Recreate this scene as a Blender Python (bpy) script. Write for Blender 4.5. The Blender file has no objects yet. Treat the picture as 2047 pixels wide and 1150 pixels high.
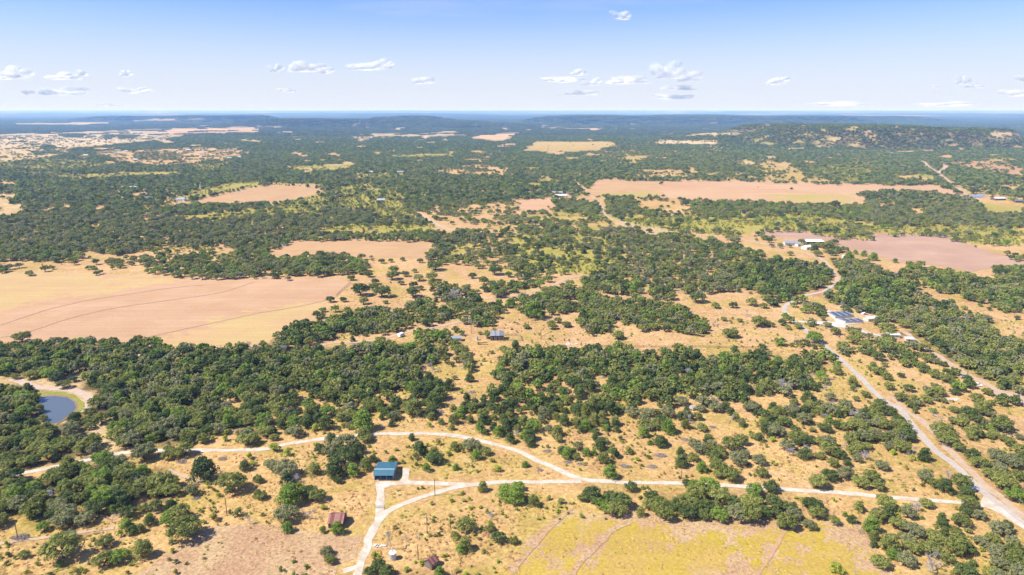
import bpy, bmesh, math, random
import numpy as np
from mathutils import Vector, Matrix, Euler
sc = bpy.context.scene
R = math.radians
rng = np.random.default_rng(7)
random.seed(7)

# ------------------------------------------------------------------ camera, sky, sun, exposure
CAM_H, FOC, PITCH = 150.0, 1365.0, R(14.5)
cam_d = bpy.data.cameras.new('camera'); cam = bpy.data.objects.new('camera', cam_d)
sc.collection.objects.link(cam); sc.camera = cam
cam.location = (0, 0, CAM_H); cam.rotation_euler = (R(90) - PITCH, 0, 0)
cam_d.sensor_width = 36; cam_d.lens = 36 * FOC / 2047; cam_d.clip_start = 1; cam_d.clip_end = 300000
SKY_TINT = (0.40, 0.50, 0.78)
SUN_EL, SUN_AZ = 50.0, -103.0            # azimuth measured from +Y towards +X
world = bpy.data.worlds.new('World'); sc.world = world; world.use_nodes = True
wn = world.node_tree; wn.nodes.clear()
def N(nt, t, **kw):
    n = nt.nodes.new(t)
    for k, v in kw.items():
        if k in n.inputs: n.inputs[k].default_value = v
        else: setattr(n, k, v)
    return n
sky = N(wn, 'ShaderNodeTexSky', sky_type='NISHITA', sun_disc=False, sun_elevation=R(SUN_EL), sun_rotation=R(SUN_AZ),
        altitude=300, air_density=1.0, dust_density=0.4, ozone_density=4.0)
bg = N(wn, 'ShaderNodeBackground', Strength=0.115)
out = N(wn, 'ShaderNodeOutputWorld')
# thin high cloud veil, laid on a flat layer high above the ground
geo = N(wn, 'ShaderNodeNewGeometry'); sep = N(wn, 'ShaderNodeSeparateXYZ')
tc = N(wn, 'ShaderNodeTexCoord'); wn.links.new(tc.outputs['Generated'], sep.inputs[0])
mz = N(wn, 'ShaderNodeMath', operation='ADD'); mz.inputs[1].default_value = 0.035
wn.links.new(sep.outputs[2], mz.inputs[0])
mx = N(wn, 'ShaderNodeMath', operation='DIVIDE'); my = N(wn, 'ShaderNodeMath', operation='DIVIDE')
for m, i in ((mx, 0), (my, 1)):
    wn.links.new(sep.outputs[i], m.inputs[0]); wn.links.new(mz.outputs[0], m.inputs[1])
cmb = N(wn, 'ShaderNodeCombineXYZ'); wn.links.new(mx.outputs[0], cmb.inputs[0]); wn.links.new(my.outputs[0], cmb.inputs[1])
mp = N(wn, 'ShaderNodeMapping'); mp.inputs['Scale'].default_value = (0.16, 0.3, 1); wn.links.new(cmb.outputs[0], mp.inputs[0])
nz = N(wn, 'ShaderNodeTexNoise', Scale=1.0, Detail=7.0, Roughness=0.6); wn.links.new(mp.outputs[0], nz.inputs['Vector'])
rmp = N(wn, 'ShaderNodeValToRGB'); rmp.color_ramp.elements[0].position = 0.47; rmp.color_ramp.elements[1].position = 0.78
wn.links.new(nz.outputs[0], rmp.inputs[0])
mm = N(wn, 'ShaderNodeMath', operation='MULTIPLY'); mm.inputs[1].default_value = 0.7; wn.links.new(rmp.outputs[0], mm.inputs[0])
# near the horizon the veil and the haze of the whole layer add up
hz = N(wn, 'ShaderNodeMapRange'); hz.inputs['From Min'].default_value = 0.0; hz.inputs['From Max'].default_value = 0.17
hz.inputs['To Min'].default_value = 0.97; hz.inputs['To Max'].default_value = 0.0; hz.interpolation_type = 'SMOOTHSTEP'
wn.links.new(sep.outputs[2], hz.inputs['Value'])
mxm = N(wn, 'ShaderNodeMath', operation='MAXIMUM'); wn.links.new(mm.outputs[0], mxm.inputs[0]); wn.links.new(hz.outputs[0], mxm.inputs[1])
mixc = N(wn, 'ShaderNodeMix', data_type='RGBA'); mixc.inputs[7].default_value = (3.4, 3.55, 3.9, 1)
wn.links.new(mxm.outputs[0], mixc.inputs[0]); tnt = N(wn, 'ShaderNodeMix', data_type='RGBA'); tnt.blend_type = 'MULTIPLY'; tnt.inputs[0].default_value = 1.0; tnt.inputs[7].default_value = (*SKY_TINT, 1)
wn.links.new(sky.outputs[0], tnt.inputs[6]); wn.links.new(tnt.outputs[2], mixc.inputs[6])
wn.links.new(mixc.outputs[2], bg.inputs[0]); wn.links.new(bg.outputs[0], out.inputs[0])

sd = bpy.data.lights.new('sun', 'SUN'); sun = bpy.data.objects.new('sun', sd); sc.collection.objects.link(sun)
sd.energy = 4.2; sd.angle = R(0.5); sd.color = (1.0, 0.95, 0.86)
sdir = Vector((math.sin(R(SUN_AZ)) * math.cos(R(SUN_EL)), math.cos(R(SUN_AZ)) * math.cos(R(SUN_EL)), math.sin(R(SUN_EL))))
sun.rotation_euler = sdir.to_track_quat('Z', 'Y').to_euler(); sun.location = (0, 0, 400)
vs = sc.view_settings; vs.view_transform = 'Standard'; vs.look = 'None'; vs.gamma = 1; vs.use_curve_mapping = False; vs.exposure = 1.05
cy = sc.cycles; cy.max_bounces = 6; cy.diffuse_bounces = 4; cy.glossy_bounces = 2; cy.transparent_max_bounces = 80
cy.volume_bounces = 1; cy.use_denoising = True; cy.use_adaptive_sampling = True

# ------------------------------------------------------------------ helpers
C = sc.collection
CT, ST = math.cos(PITCH), math.sin(PITCH)
def gp(u, v, z=0.0):
    """ground point seen at photo pixel (u, v), at height z"""
    dx, dy = (u - 1023.5) / FOC, (575 - v) / FOC
    t = (CAM_H - z) / (ST - dy * CT)
    return (dx * t, (CT + dy * ST) * t)
def gpa(uv):
    return [gp(u, v) for u, v in uv]
def proj(x, y, z):
    """world -> photo pixel"""
    dz = z - CAM_H
    f = y * CT - dz * ST; up = y * ST + dz * CT
    return 1023.5 + FOC * x / f, 575 - FOC * up / f
def ppm(v, z=0.0):
    """photo pixels per metre at ground row v"""
    x, y = gp(1023.5, v, z); return FOC / (y * CT + (CAM_H - z) * ST)
TILES = dict(A=(0, 860), B=(510, 860), C=(1020, 860), D=(1527, 860), E=(0, 640), F=(510, 640), G=(1020, 640), H=(1527, 640),
             I=(0, 430), J=(510, 430), K=(1020, 430), L=(1527, 430), M=(0, 200), N=(510, 200), O=(1020, 200), P=(1527, 200))
TS = 3.937
def T(k, *p):
    ox, oy = TILES[k]
    return [(ox + x / TS, oy + y / TS) for x, y in p]

def mat(name, col, rough=0.85, metal=0.0, var=0.0, scale=1.0, col2=None, bump=0.0, spec=0.3):
    m = bpy.data.materials.new(name); m.use_nodes = True; nt = m.node_tree
    b = nt.nodes['Principled BSDF']; b.inputs['Roughness'].default_value = rough; b.inputs['Metallic'].default_value = metal
    b.inputs['Specular IOR Level'].default_value = spec
    b.inputs['Base Color'].default_value = (*col, 1)
    if col2 or var or bump:
        tcn = N(nt, 'ShaderNodeTexCoord'); nn = N(nt, 'ShaderNodeTexNoise', Scale=scale, Detail=6.0, Roughness=0.65)
        nt.links.new(tcn.outputs['Object'], nn.inputs['Vector'])
        c2 = col2 or tuple(max(0, c * (1 - var)) for c in col)
        rp = N(nt, 'ShaderNodeValToRGB'); rp.color_ramp.elements[0].position = 0.35; rp.color_ramp.elements[1].position = 0.65
        rp.color_ramp.elements[0].color = (*c2, 1); rp.color_ramp.elements[1].color = (*col, 1)
        nt.links.new(nn.outputs[0], rp.inputs[0]); nt.links.new(rp.outputs[0], b.inputs['Base Color'])
        if bump:
            bn = N(nt, 'ShaderNodeBump', Strength=bump); nt.links.new(nn.outputs[0], bn.inputs['Height']); nt.links.new(bn.outputs[0], b.inputs['Normal'])
    return m

def raw_mesh(name, V, faces, material=None, smooth=False):
    me = bpy.data.meshes.new(name)
    V = np.asarray(V, dtype=np.float32)
    if isinstance(faces, np.ndarray):
        n, k = faces.shape
        me.vertices.add(len(V)); me.vertices.foreach_set('co', V.ravel())
        me.loops.add(n * k); me.loops.foreach_set('vertex_index', faces.astype(np.int32).ravel())
        me.polygons.add(n); me.polygons.foreach_set('loop_start', np.arange(0, n * k, k, dtype=np.int32))
        me.polygons.foreach_set('loop_total', np.full(n, k, dtype=np.int32))
        me.update(calc_edges=True)
    else:
        me.from_pydata([tuple(map(float, v)) for v in V], [], faces)
    if smooth: me.polygons.foreach_set('use_smooth', np.ones(len(me.polygons), dtype=bool))
    if material: me.materials.append(material)
    me.update()
    return me
def obj(name, me, parent=None, loc=(0, 0, 0), rotz=0, link=True):
    o = bpy.data.objects.new(name, me)
    if link: C.objects.link(o)
    o.location = loc; o.rotation_euler = (0, 0, rotz)
    if parent: o.parent = parent
    return o
def thing(name, label, cat, loc=(0, 0, 0), rotz=0, group=None):
    o = bpy.data.objects.new(name, None); C.objects.link(o); o.empty_display_size = 0.5
    o.location = loc; o.rotation_euler = (0, 0, rotz); o['label'] = label; o['category'] = cat
    if group: o['group'] = group
    return o
def struct(o, label=None, kind='structure'):
    o['kind'] = kind
    if label: o['label'] = label
    return o
class MB:
    """collects boxes, tubes and faces, and links them as one mesh"""
    def __init__(s): s.v = []; s.f = []
    def add(s, V, F):
        b = len(s.v); s.v += [tuple(map(float, p)) for p in V]; s.f += [tuple(b + i for i in f) for f in F]; return s
    def box(s, x0, x1, y0, y1, z0, z1):
        return s.add([(x0, y0, z0), (x1, y0, z0), (x1, y1, z0), (x0, y1, z0), (x0, y0, z1), (x1, y0, z1), (x1, y1, z1), (x0, y1, z1)],
                     [(0, 3, 2, 1), (4, 5, 6, 7), (0, 1, 5, 4), (1, 2, 6, 5), (2, 3, 7, 6), (3, 0, 4, 7)])
    def prism(s, poly, z0, z1):
        n = len(poly)
        return s.add([(x, y, z0) for x, y in poly] + [(x, y, z1) for x, y in poly],
                     [tuple(range(n - 1, -1, -1)), tuple(range(n, 2 * n))] + [(i, (i + 1) % n, n + (i + 1) % n, n + i) for i in range(n)])
    def tube(s, a, b, r0, r1, n=6):
        a, b = Vector(a), Vector(b); d = (b - a).normalized()
        u = d.orthogonal().normalized(); w = d.cross(u)
        V = []
        for p, r in ((a, r0), (b, r1)):
            for k in range(n):
                t = 2 * math.pi * k / n; V.append(p + (u * math.cos(t) + w * math.sin(t)) * r)
        return s.add(V, [(k, (k + 1) % n, n + (k + 1) % n, n + k) for k in range(n)] + [tuple(range(n - 1, -1, -1)), tuple(range(n, 2 * n))])
    def slab(s, a, b, c, d, t):
        """thin plate of thickness t below the quad a b c d"""
        q = [Vector(p) for p in (a, b, c, d)]; n = (q[1] - q[0]).cross(q[3] - q[0]).normalized()
        if n.z < 0: n = -n
        w = [p - n * t for p in q]
        return s.add(q + w, [(0, 1, 2, 3), (7, 6, 5, 4), (0, 4, 5, 1), (1, 5, 6, 2), (2, 6, 7, 3), (3, 7, 4, 0)])
    def mesh(s, name, m, smooth=False):
        me = raw_mesh(name, s.v, s.f, m, smooth)
        bm = bmesh.new(); bm.from_mesh(me); bmesh.ops.recalc_face_normals(bm, faces=bm.faces); bm.to_mesh(me); bm.free()
        return me
    def build(s, name, m, parent=None, **k): return obj(name, s.mesh(name, m), parent, **k)

# smooth value noise in numpy
def vnoise(x, y, seed=0):
    x = np.asarray(x, float); y = np.asarray(y, float)
    xi, yi = np.floor(x).astype(np.int64), np.floor(y).astype(np.int64); xf, yf = x - xi, y - yi
    def h(i, j):
        n = (i * 374761393 + j * 668265263 + seed * 1442695041) & 0x7fffffff
        n = ((n ^ (n >> 13)) * 1274126177) & 0x7fffffff
        return ((n ^ (n >> 16)) & 0xffff) / 65535.0
    sx, sy = xf * xf * (3 - 2 * xf), yf * yf * (3 - 2 * yf)
    return (h(xi, yi) * (1 - sx) + h(xi + 1, yi) * sx) * (1 - sy) + (h(xi, yi + 1) * (1 - sx) + h(xi + 1, yi + 1) * sx) * sy
def fbm(x, y, seed=0, o=4):
    s = 0; a = 0.5; t = 0
    for k in range(o): s = s + a * vnoise(x * 2 ** k, y * 2 ** k, seed + k); t += a; a *= 0.5
    return s / t

# ------------------------------------------------------------------ terrain height
def sstep(a, b, x):
    t = np.clip((x - a) / (b - a), 0, 1); return t * t * (3 - 2 * t)
def hill(x, y, cx, cy, rx, ry, h, flat=0.5, rough=0.25, seed=1):
    dx, dy = (x - cx) / rx, (y - cy) / ry
    d = np.sqrt(dx * dx + dy * dy) + (fbm(x / (0.35 * rx), y / (0.35 * rx), seed) - 0.5) * rough * 2
    return h * (1 - sstep(flat, 1.0, d))
def at_d(u, y): return (u - 1023.5) / FOC * y * 1.0
def terrain(x, y):
    x = np.asarray(x, float); y = np.asarray(y, float); k = 1.25
    z = np.zeros_like(x)
    # wooded mesa standing on the plain at the right
    z = np.maximum(z, hill(x, y, 1590, 3350, 650, 700, 84, 0.5, 0.2, 11))
    z = np.maximum(z, hill(x, y, 1960, 3280, 420, 480, 70, 0.5, 0.2, 12))
    z = np.maximum(z, hill(x, y, 1200, 3500, 560, 500, 46, 0.2, 0.2, 13))
    # low table hills at the left
    z = np.maximum(z, hill(x, y, -5200, 10600, 1600, 900, 68, 0.6, 0.1, 21))
    z = np.maximum(z, hill(x, y, -4080, 9800, 950, 900, 76, 0.62, 0.1, 22))
    z = np.maximum(z, hill(x, y, -5430, 9900, 230, 330, 76, 0.05, 0.15, 23))
    # broken hills in the middle
    z = np.maximum(z, hill(x, y, -1250, 8200, 1100, 900, 92, 0.05, 0.3, 31))
    z = np.maximum(z, hill(x, y, -1900, 7000, 1700, 700, 62, 0.3, 0.3, 32))
    z = np.maximum(z, hill(x, y, -600, 6600, 1100, 500, 42, 0.3, 0.3, 33))
    # long plateau edge right of the middle
    z = np.maximum(z, hill(x, y, 1200, 9000, 1200, 1300, 86, 0.5, 0.3, 41))
    z = np.maximum(z, hill(x, y, 2700, 9300, 1900, 1800, 82, 0.6, 0.3, 42))
    z = np.maximum(z, hill(x, y, 4400, 10500, 2200, 1800, 66, 0.5, 0.3, 43))
    # far country, rolling to the skyline
    far = sstep(12000, 22000, y)
    n = fbm(x / 6500 + 3, y / 9000, 51, 4)
    z = z + far * (n - 0.40) * 190 * (1 + 0.8 * sstep(25000, 50000, y)) + far * 35
    m = sstep(40000, 52000, y); zz = 172 + 26 * fbm(x / 9000, 0 * x, 61, 3)
    z = z * (1 - m) + zz * m
    # gentle swell beyond the near flat
    z = z + sstep(2200, 5000, y) * (fbm(x / 900, y / 900, 71, 3) - 0.45) * 26
    return z

# ------------------------------------------------------------------ the lie of the land: cover map
MW, MH = 1024, 575
DEN = np.full((MH, MW), 0.85, np.float32); MIX = np.zeros((MH, MW), np.int8); TIN = np.zeros((MH, MW), np.int8)
OAK, CED, MIXD, MES, GRY = 0, 1, 2, 3, 4
TN = ['peach', 'straw', 'yellow', 'ygreen', 'pale', 'red', 'litter', 'pink', 'rock']
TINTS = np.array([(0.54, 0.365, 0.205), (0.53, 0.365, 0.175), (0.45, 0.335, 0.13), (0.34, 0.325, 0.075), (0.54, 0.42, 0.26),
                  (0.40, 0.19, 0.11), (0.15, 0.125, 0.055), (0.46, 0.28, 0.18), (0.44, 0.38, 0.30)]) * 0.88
def fill(poly, d=None, mix=None, tint=None):
    p = np.array(poly) / 2.0
    x0, x1 = int(max(0, math.floor(p[:, 0].min()))), int(min(MW, math.ceil(p[:, 0].max()) + 1))
    y0, y1 = int(max(0, math.floor(p[:, 1].min()))), int(min(MH, math.ceil(p[:, 1].max()) + 1))
    if x1 <= x0 or y1 <= y0: return
    X, Y = np.meshgrid(np.arange(x0, x1) + 0.5, np.arange(y0, y1) + 0.5)
    ins = np.zeros(X.shape, bool); n = len(p)
    for i in range(n):
        (ax, ay), (bx, by) = p[i], p[(i + 1) % n]
        if ay == by: continue
        c = ((ay > Y) != (by > Y)) & (X < (bx - ax) * (Y - ay) / (by - ay) + ax)
        ins ^= c
    if d is not None: DEN[y0:y1, x0:x1][ins] = d
    if mix is not None: MIX[y0:y1, x0:x1][ins] = mix
    if tint is not None: TIN[y0:y1, x0:x1][ins] = TN.index(tint)
W = 2050
# rows: default by depth
fill([(0, 0), (W, 0), (W, 330), (0, 330)], .84, MIXD, 'litter')
fill([(0, 330), (W, 330), (W, 440), (0, 440)], .82, MIXD, 'straw')
fill([(0, 440), (W, 440), (W, 690), (0, 690)], .35, OAK, 'peach')
fill([(0, 690), (W, 690), (W, 1150), (0, 1150)], .06, MIXD, 'straw')
def z(k, pts, d=None, mix=None, tint=None): fill(T(k, *pts), d, mix, tint)
# ---- far country
z('M', [(0,265),(500,250),(1250,225),(2047,215),(2047,262),(1550,265),(1350,300),(1200,320),(900,350),(600,375),(500,410),(400,450),(0,485)], .24, OAK, 'pale')
z('M', [(0,215),(420,205),(900,200),(1500,190),(2047,200),(2047,216),(1250,226),(500,252),(0,266)], .62, OAK, 'pale')
z('M', [(1250,226),(2047,212),(2047,262),(1550,266),(1350,290)], .12, OAK, 'peach')
z('M', [(90,178),(500,178),(870,170),(880,190),(400,200),(90,192)], .03, OAK, 'pale')
z('M', [(1000,155),(1600,150),(1600,158),(1000,168)], .03, OAK, 'pale')
z('M', [(820,280),(1080,275),(1080,296),(830,298)], .9, OAK, 'litter')
z('M', [(500,270),(650,268),(660,290),(500,295)], .85, OAK, 'litter')
z('M', [(260,400),(470,395),(470,420),(270,422)], .9, OAK, 'litter')
z('M', [(320,355),(430,355),(430,385),(330,388)], .85, OAK, 'litter')
z('M', [(0,480),(400,455),(700,470),(900,500),(650,540),(200,540),(0,520)], .4, MES, 'ygreen')
z('M', [(740,400),(1080,390),(1400,375),(1880,365),(1900,440),(1700,460),(1500,500),(1300,515),(950,490),(850,440),(740,430)], .32, OAK, 'peach')
z('M', [(1040,400),(1440,410),(1450,440),(1300,470),(1050,460)], .6, MES, 'straw')
z('M', [(700,575),(1100,555),(1420,560),(1420,582),(1000,600),(800,615),(700,600)], .12, MES, 'ygreen')
z('M', [(100,545),(700,578),(740,612),(600,620),(350,590),(100,565)], .45, MES, 'ygreen')
z('M', [(1500,500),(1800,480),(1750,530),(1560,560)], .35, MES, 'ygreen')
z('M', [(0,635),(130,640),(140,660),(0,665)], .05, OAK, 'pale')
z('M', [(0,735),(110,735),(60,790),(150,820),(215,850),(200,880),(0,915)], .06, OAK, 'pale')
z('M', [(150,830),(560,820),(560,850),(350,870),(200,880)], .5, OAK, 'peach')
z('M', [(480,820),(570,810),(560,850),(490,850)], .03, OAK, 'peach')
z('M', [(720,835),(860,810),(860,845),(740,850)], .05, OAK, 'peach')
z('M', [(890,910),(1020,890),(1020,925),(900,925)], .05, OAK, 'peach')
z('M', [(1090,905),(1180,880),(1180,950),(1120,940)], .1, OAK, 'peach')
z('M', [(1000,725),(1150,715),(1170,748),(1040,755)], .05, OAK, 'peach')
z('M', [(1500,700),(1590,700),(1580,730),(1510,730)], .1, OAK, 'peach')
z('M', [(1280,770),(1560,790),(1450,820),(1290,840)], .2, MES, 'peach')
z('M', [(1600,690),(1850,640),(2047,630),(2047,672),(1700,730),(1450,780),(1300,770),(1450,740)], .22, MES, 'ygreen')
z('M', [(1270,900),(1500,890),(2047,850),(2047,900),(1600,915),(1300,940)], .15, MES, 'ygreen')
z('M', [(1500,1000),(1900,980),(1800,1010)], .1, MES, 'ygreen')
z('N', [(0,205),(240,205),(200,240),(0,255)], .3, OAK, 'pale')
z('N', [(180,245),(380,240),(380,252),(180,262)], .03, OAK, 'pale')
z('N', [(380,300),(560,290),(560,350),(430,350)], .55, OAK, 'pale')
z('N', [(800,270),(1400,250),(1610,245),(1600,270),(1300,280),(950,285),(850,330),(780,320)], .3, OAK, 'peach')
z('N', [(1400,266),(1460,243),(1605,247),(1605,270)], .0, OAK, 'peach')
z('N', [(1690,300),(1760,275),(2025,265),(1990,318),(1880,324)], .0, OAK, 'peach')
z('N', [(1620,255),(2025,250),(2025,265),(1760,275),(1640,285)], .5, OAK, 'peach')
z('N', [(250,522),(500,505),(780,490),(780,510),(700,545),(450,560),(380,578),(340,545)], .05, MES, 'ygreen')
z('N', [(340,540),(480,545),(400,580)], .1, MES, 'pale')
z('N', [(540,500),(780,488),(790,505),(560,515)], .05, OAK, 'pale')
z('N', [(1020,430),(1300,420),(1560,412),(1560,438),(1100,452)], .15, MES, 'ygreen')
z('N', [(1380,575),(1500,530),(1750,490),(1850,390),(1890,390),(1790,500),(2047,530),(2047,590),(1700,592)], .42, OAK, 'peach')
z('N', [(1900,350),(2047,330),(2047,365),(1920,375)], .3, OAK, 'peach')
z('N', [(1650,455),(1780,455),(1760,475),(1660,475)], .1, OAK, 'peach')
z('N', [(750,580),(1180,560),(1190,600),(800,620)], .35, MES, 'ygreen')
z('N', [(100,640),(500,650),(560,680),(400,670),(110,658)], .15, MES, 'ygreen')
z('N', [(0,830),(300,780),(600,700),(820,650),(1000,700),(1180,720),(1180,850),(1400,960),(1400,1060),(900,1050),(500,1090),(300,1060),(250,1000),(200,920),(0,930)], .56, MES, 'ygreen')
z('N', [(0,900),(200,900),(500,920),(560,1000),(400,1050),(250,1060),(0,1000)], .92, GRY, 'straw')
z('N', [(500,740),(600,720),(700,760),(560,800)], .9, MIXD, 'straw')
z('N', [(480,860),(900,850),(960,960),(700,960),(520,900)], .8, GRY, 'straw')
z('N', [(910,970),(1380,975),(1350,1030),(980,1050),(900,1030)], .1, MES, 'ygreen')
z('N', [(480,1060),(700,1040),(900,1040),(910,1085),(560,1090)], .95, MIXD, 'straw')
z('N', [(960,1050),(1100,1060),(1400,1040),(1400,1090),(960,1090)], .95, MIXD, 'straw')
z('N', [(1590,830),(2040,770),(2047,1020),(1900,1000),(1500,980),(1320,880)], .42, OAK, 'peach')
# ---- right of the middle, far
z('O', [(100,402),(110,370),(200,325),(800,320),(870,360),(850,385),(650,400),(450,410),(380,418)], .02, OAK, 'yellow')
z('O', [(240,208),(600,203),(980,218),(980,232),(250,224)], .35, OAK, 'pale')
z('O', [(700,385),(900,335),(1250,310),(1650,320),(1640,350),(1700,400),(1500,440),(1850,460),(2047,460),(2047,630),(640,622),(600,560),(680,480)], .5, OAK, 'yellow')
z('O', [(880,440),(1080,430),(1050,470),(950,480)], .06, OAK, 'yellow')
z('O', [(1050,530),(1440,480),(1480,560),(1400,610),(1100,600)], .25, OAK, 'straw')
z('O', [(1000,470),(1400,470),(1400,540),(1050,540)], .85, OAK, 'straw')
z('O', [(1050,370),(1500,360),(1500,440),(1850,470),(1980,560),(1500,560),(1300,450),(1050,430)], .85, OAK, 'straw')
z('O', [(640,440),(1000,480),(1000,620),(640,600)], .62, MIXD, 'ygreen')
z('O', [(1650,275),(2047,265),(2047,455),(1850,455),(1700,400),(1640,340)], .97, MIXD, 'litter')
z('O', [(1380,262),(1640,245),(1900,262),(1700,278),(1400,280)], .35, OAK, 'pale')
z('O', [(0,395),(400,415),(640,400),(700,480),(450,545),(200,555),(0,520)], .97, MIXD, 'litter')
z('O', [(0,530),(200,560),(480,555),(640,600),(600,630),(300,610),(0,600)], .55, OAK, 'peach')
z('O', [(0,605),(480,620),(550,690),(450,720),(200,768),(0,770)], .97, MIXD, 'litter')
z('O', [(480,625),(620,620),(640,700),(560,690)], .85, MIXD, 'peach')
z('O', [(640,622),(1170,630),(1205,770),(620,745)], 0, OAK, 'straw')
z('O', [(1170,630),(2047,635),(2047,800),(1210,775)], 0, OAK, 'peach')
z('O', [(0,770),(200,768),(450,720),(640,745),(1200,775),(2047,800),(2047,930),(1200,930),(1000,1000),(900,1040),(0,1040)], .40, OAK, 'peach')
z('O', [(950,780),(1250,780),(1400,850),(1180,860),(950,840)], .04, OAK, 'straw')
z('O', [(340,765),(520,790),(700,800),(725,860),(730,920),(640,940),(420,860),(340,850)], .88, OAK, 'straw')
z('O', [(740,780),(900,750),(1000,790),(1000,850),(1200,870),(1240,900),(1230,920),(950,930),(760,890)], .86, OAK, 'straw')
z('O', [(1380,850),(1500,790),(2047,800),(2047,925),(1500,940)], .85, OAK, 'straw')
z('O', [(960,930),(1250,910),(1330,1000),(1240,1040),(1000,990)], .6, OAK, 'ygreen')
z('O', [(70,780),(320,765),(350,850),(260,870),(80,860)], .02, OAK, 'pink')
z('O', [(380,870),(570,880),(560,990),(400,970)], .2, MES, 'ygreen')
z('O', [(1210,930),(2047,920),(2047,1030),(1560,1060),(1480,1030),(1220,970)], .38, MES, 'ygreen')
z('O', [(620,880),(740,900),(990,1000),(960,1030),(760,960)], .02, OAK, 'pale')
z('P', [(0,640),(650,655),(1380,662),(1600,755),(1300,740),(1150,705),(800,715),(760,740),(830,832),(480,827),(0,805)], 0, OAK, 'peach')
z('P', [(0,460),(270,530),(430,600),(700,652),(0,636)], .3, OAK, 'yellow')
z('P', [(270,530),(460,570),(460,595),(290,585)], .9, OAK, 'straw')
z('P', [(370,530),(700,475),(900,475),(1000,560),(760,650),(600,640),(450,580)], .6, MES, 'ygreen')
z('P', [(860,490),(1200,465),(1300,540),(1400,620),(1450,655),(780,655),(740,600),(900,560)], .97, MIXD, 'litter')
z('P', [(1300,560),(1500,540),(1900,560),(1950,620),(1900,660),(1500,650),(1460,640)], .9, MIXD, 'litter')
z('P', [(1330,480),(1420,515),(1370,560),(1280,530)], .9, MIXD, 'litter')
z('P', [(930,402),(1200,390),(1580,380),(1580,392),(960,417)], .15, OAK, 'pale')
z('P', [(600,362),(650,348),(800,352),(790,385),(740,368)], .05, OAK, 'pale')
z('P', [(425,302),(610,292),(560,313),(430,312)], .02, OAK, 'pale')
z('P', [(120,376),(300,370),(300,383),(125,385)], .02, OAK, 'pale')
z('P', [(640,212),(830,208),(830,218),(680,220)], .1, OAK, 'pale')
z('P', [(0,262),(300,215),(640,206),(1150,225),(1600,262),(1900,370),(1900,470),(1450,460),(900,470),(0,420)], .97, MIXD, 'litter')
z('P', [(425,302),(610,292),(560,313),(430,312)], .1, OAK, 'pale')
z('P', [(120,376),(300,370),(300,383),(125,385)], .1, OAK, 'pale')
z('P', [(930,402),(1200,392),(1370,384),(1360,396),(960,417)], .2, OAK, 'pale')
z('P', [(600,362),(650,348),(800,352),(790,385),(740,368)], .15, OAK, 'pale')
for cx_, cy_, a_, b_ in ((800,285,50,14),(880,305,60,10),(970,310,50,9),(1040,300,45,10),(1110,280,60,10),(1060,325,60,8),(1210,275,30,8),(1240,315,16,16),(1310,325,40,6),(1400,330,40,16),(1440,345,30,8),(1500,300,60,5),(1560,335,50,10),(1640,320,40,8),(1690,350,60,8),(1760,345,60,6),(1480,320,40,6)):
    z('P', [(cx_-a_*.7,cy_),(cx_-a_*.2,cy_-b_*.7),(cx_+a_*.4,cy_-b_*.5),(cx_+a_*.6,cy_),(cx_+a_*.1,cy_+b_*.7)], .66, OAK, 'rock')
z('P', [(1200,245),(1600,255),(1600,272),(1350,262),(1200,255)], .9, MIXD, 'litter')
z('P', [(1400,490),(1900,460),(1900,490),(2047,530),(2047,600),(1750,570),(1620,530)], .28, OAK, 'pink')
z('P', [(1750,290),(2047,300),(2047,325),(1800,310)], .5, OAK, 'pale')
z('P', [(1940,350),(2047,352),(2047,368),(1950,366)], .1, OAK, 'pale')
z('P', [(0,800),(750,822),(800,900),(500,930),(200,880),(0,900)], .62, OAK, 'peach')
z('P', [(0,920),(250,865),(900,985),(1100,965),(2047,990),(2047,1142),(1620,1130),(1430,1060),(870,1050),(860,1095),(480,1065),(300,1030),(0,1020)], .42, MES, 'ygreen')
z('P', [(240,960),(700,970),(860,1040),(860,1095),(600,1080),(400,1040)], .85, MES, 'ygreen')
z('P', [(760,720),(1150,710),(1400,735),(1600,760),(1700,830),(1760,900),(2047,880),(2047,985),(1350,978),(850,970),(800,830)], .87, GRY, 'straw')
z('P', [(900,800),(1020,800),(1020,825),(910,825)], .0, OAK, 'peach')
z('P', [(1120,840),(1240,840),(1240,895),(1170,890)], .1, OAK, 'peach')
z('P', [(1330,790),(1450,800),(1440,815),(1330,810)], .1, OAK, 'peach')
z('P', [(1600,655),(2047,660),(2047,880),(1860,870),(1760,880),(1700,800),(1620,750)], .06, OAK, 'straw')
z('P', [(1600,650),(1700,650),(1900,680),(2047,700),(2047,770),(1800,775),(1600,740)], .45, OAK, 'straw')
z('P', [(1700,800),(1860,830),(2047,850),(2047,880),(1740,880)], .02, OAK, 'ygreen')
# ---- middle ground
z('I', [(0,0),(2047,0),(2047,200),(1820,215),(1650,240),(1420,230),(1200,260),(1150,300),(900,300),(680,270),(300,330),(0,340)], .95, GRY, 'straw')
z('I', [(1420,20),(1560,0),(1900,0),(1880,20),(1500,40)], .3, MES, 'ygreen')
for cx_, cy_ in ((860,130),(960,155),(1110,175),(1310,165),(520,188),(130,180),(1150,20)):
    z('I', [(cx_-50,cy_),(cx_,cy_-15),(cx_+50,cy_),(cx_,cy_+14)], 0, OAK, 'peach')
z('I', [(0,340),(300,330),(680,270),(900,300),(1200,260),(1650,240),(2047,195),(2047,460),(1600,490),(1200,470),(900,465),(0,445)], .38, OAK, 'peach')
z('I', [(1200,220),(1450,230),(1650,240),(1650,280),(1230,285)], .3, MES, 'yellow')
z('I', [(0,240),(150,250),(480,280),(640,320),(420,350),(200,340),(0,345)], .75, OAK, 'peach')
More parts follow.
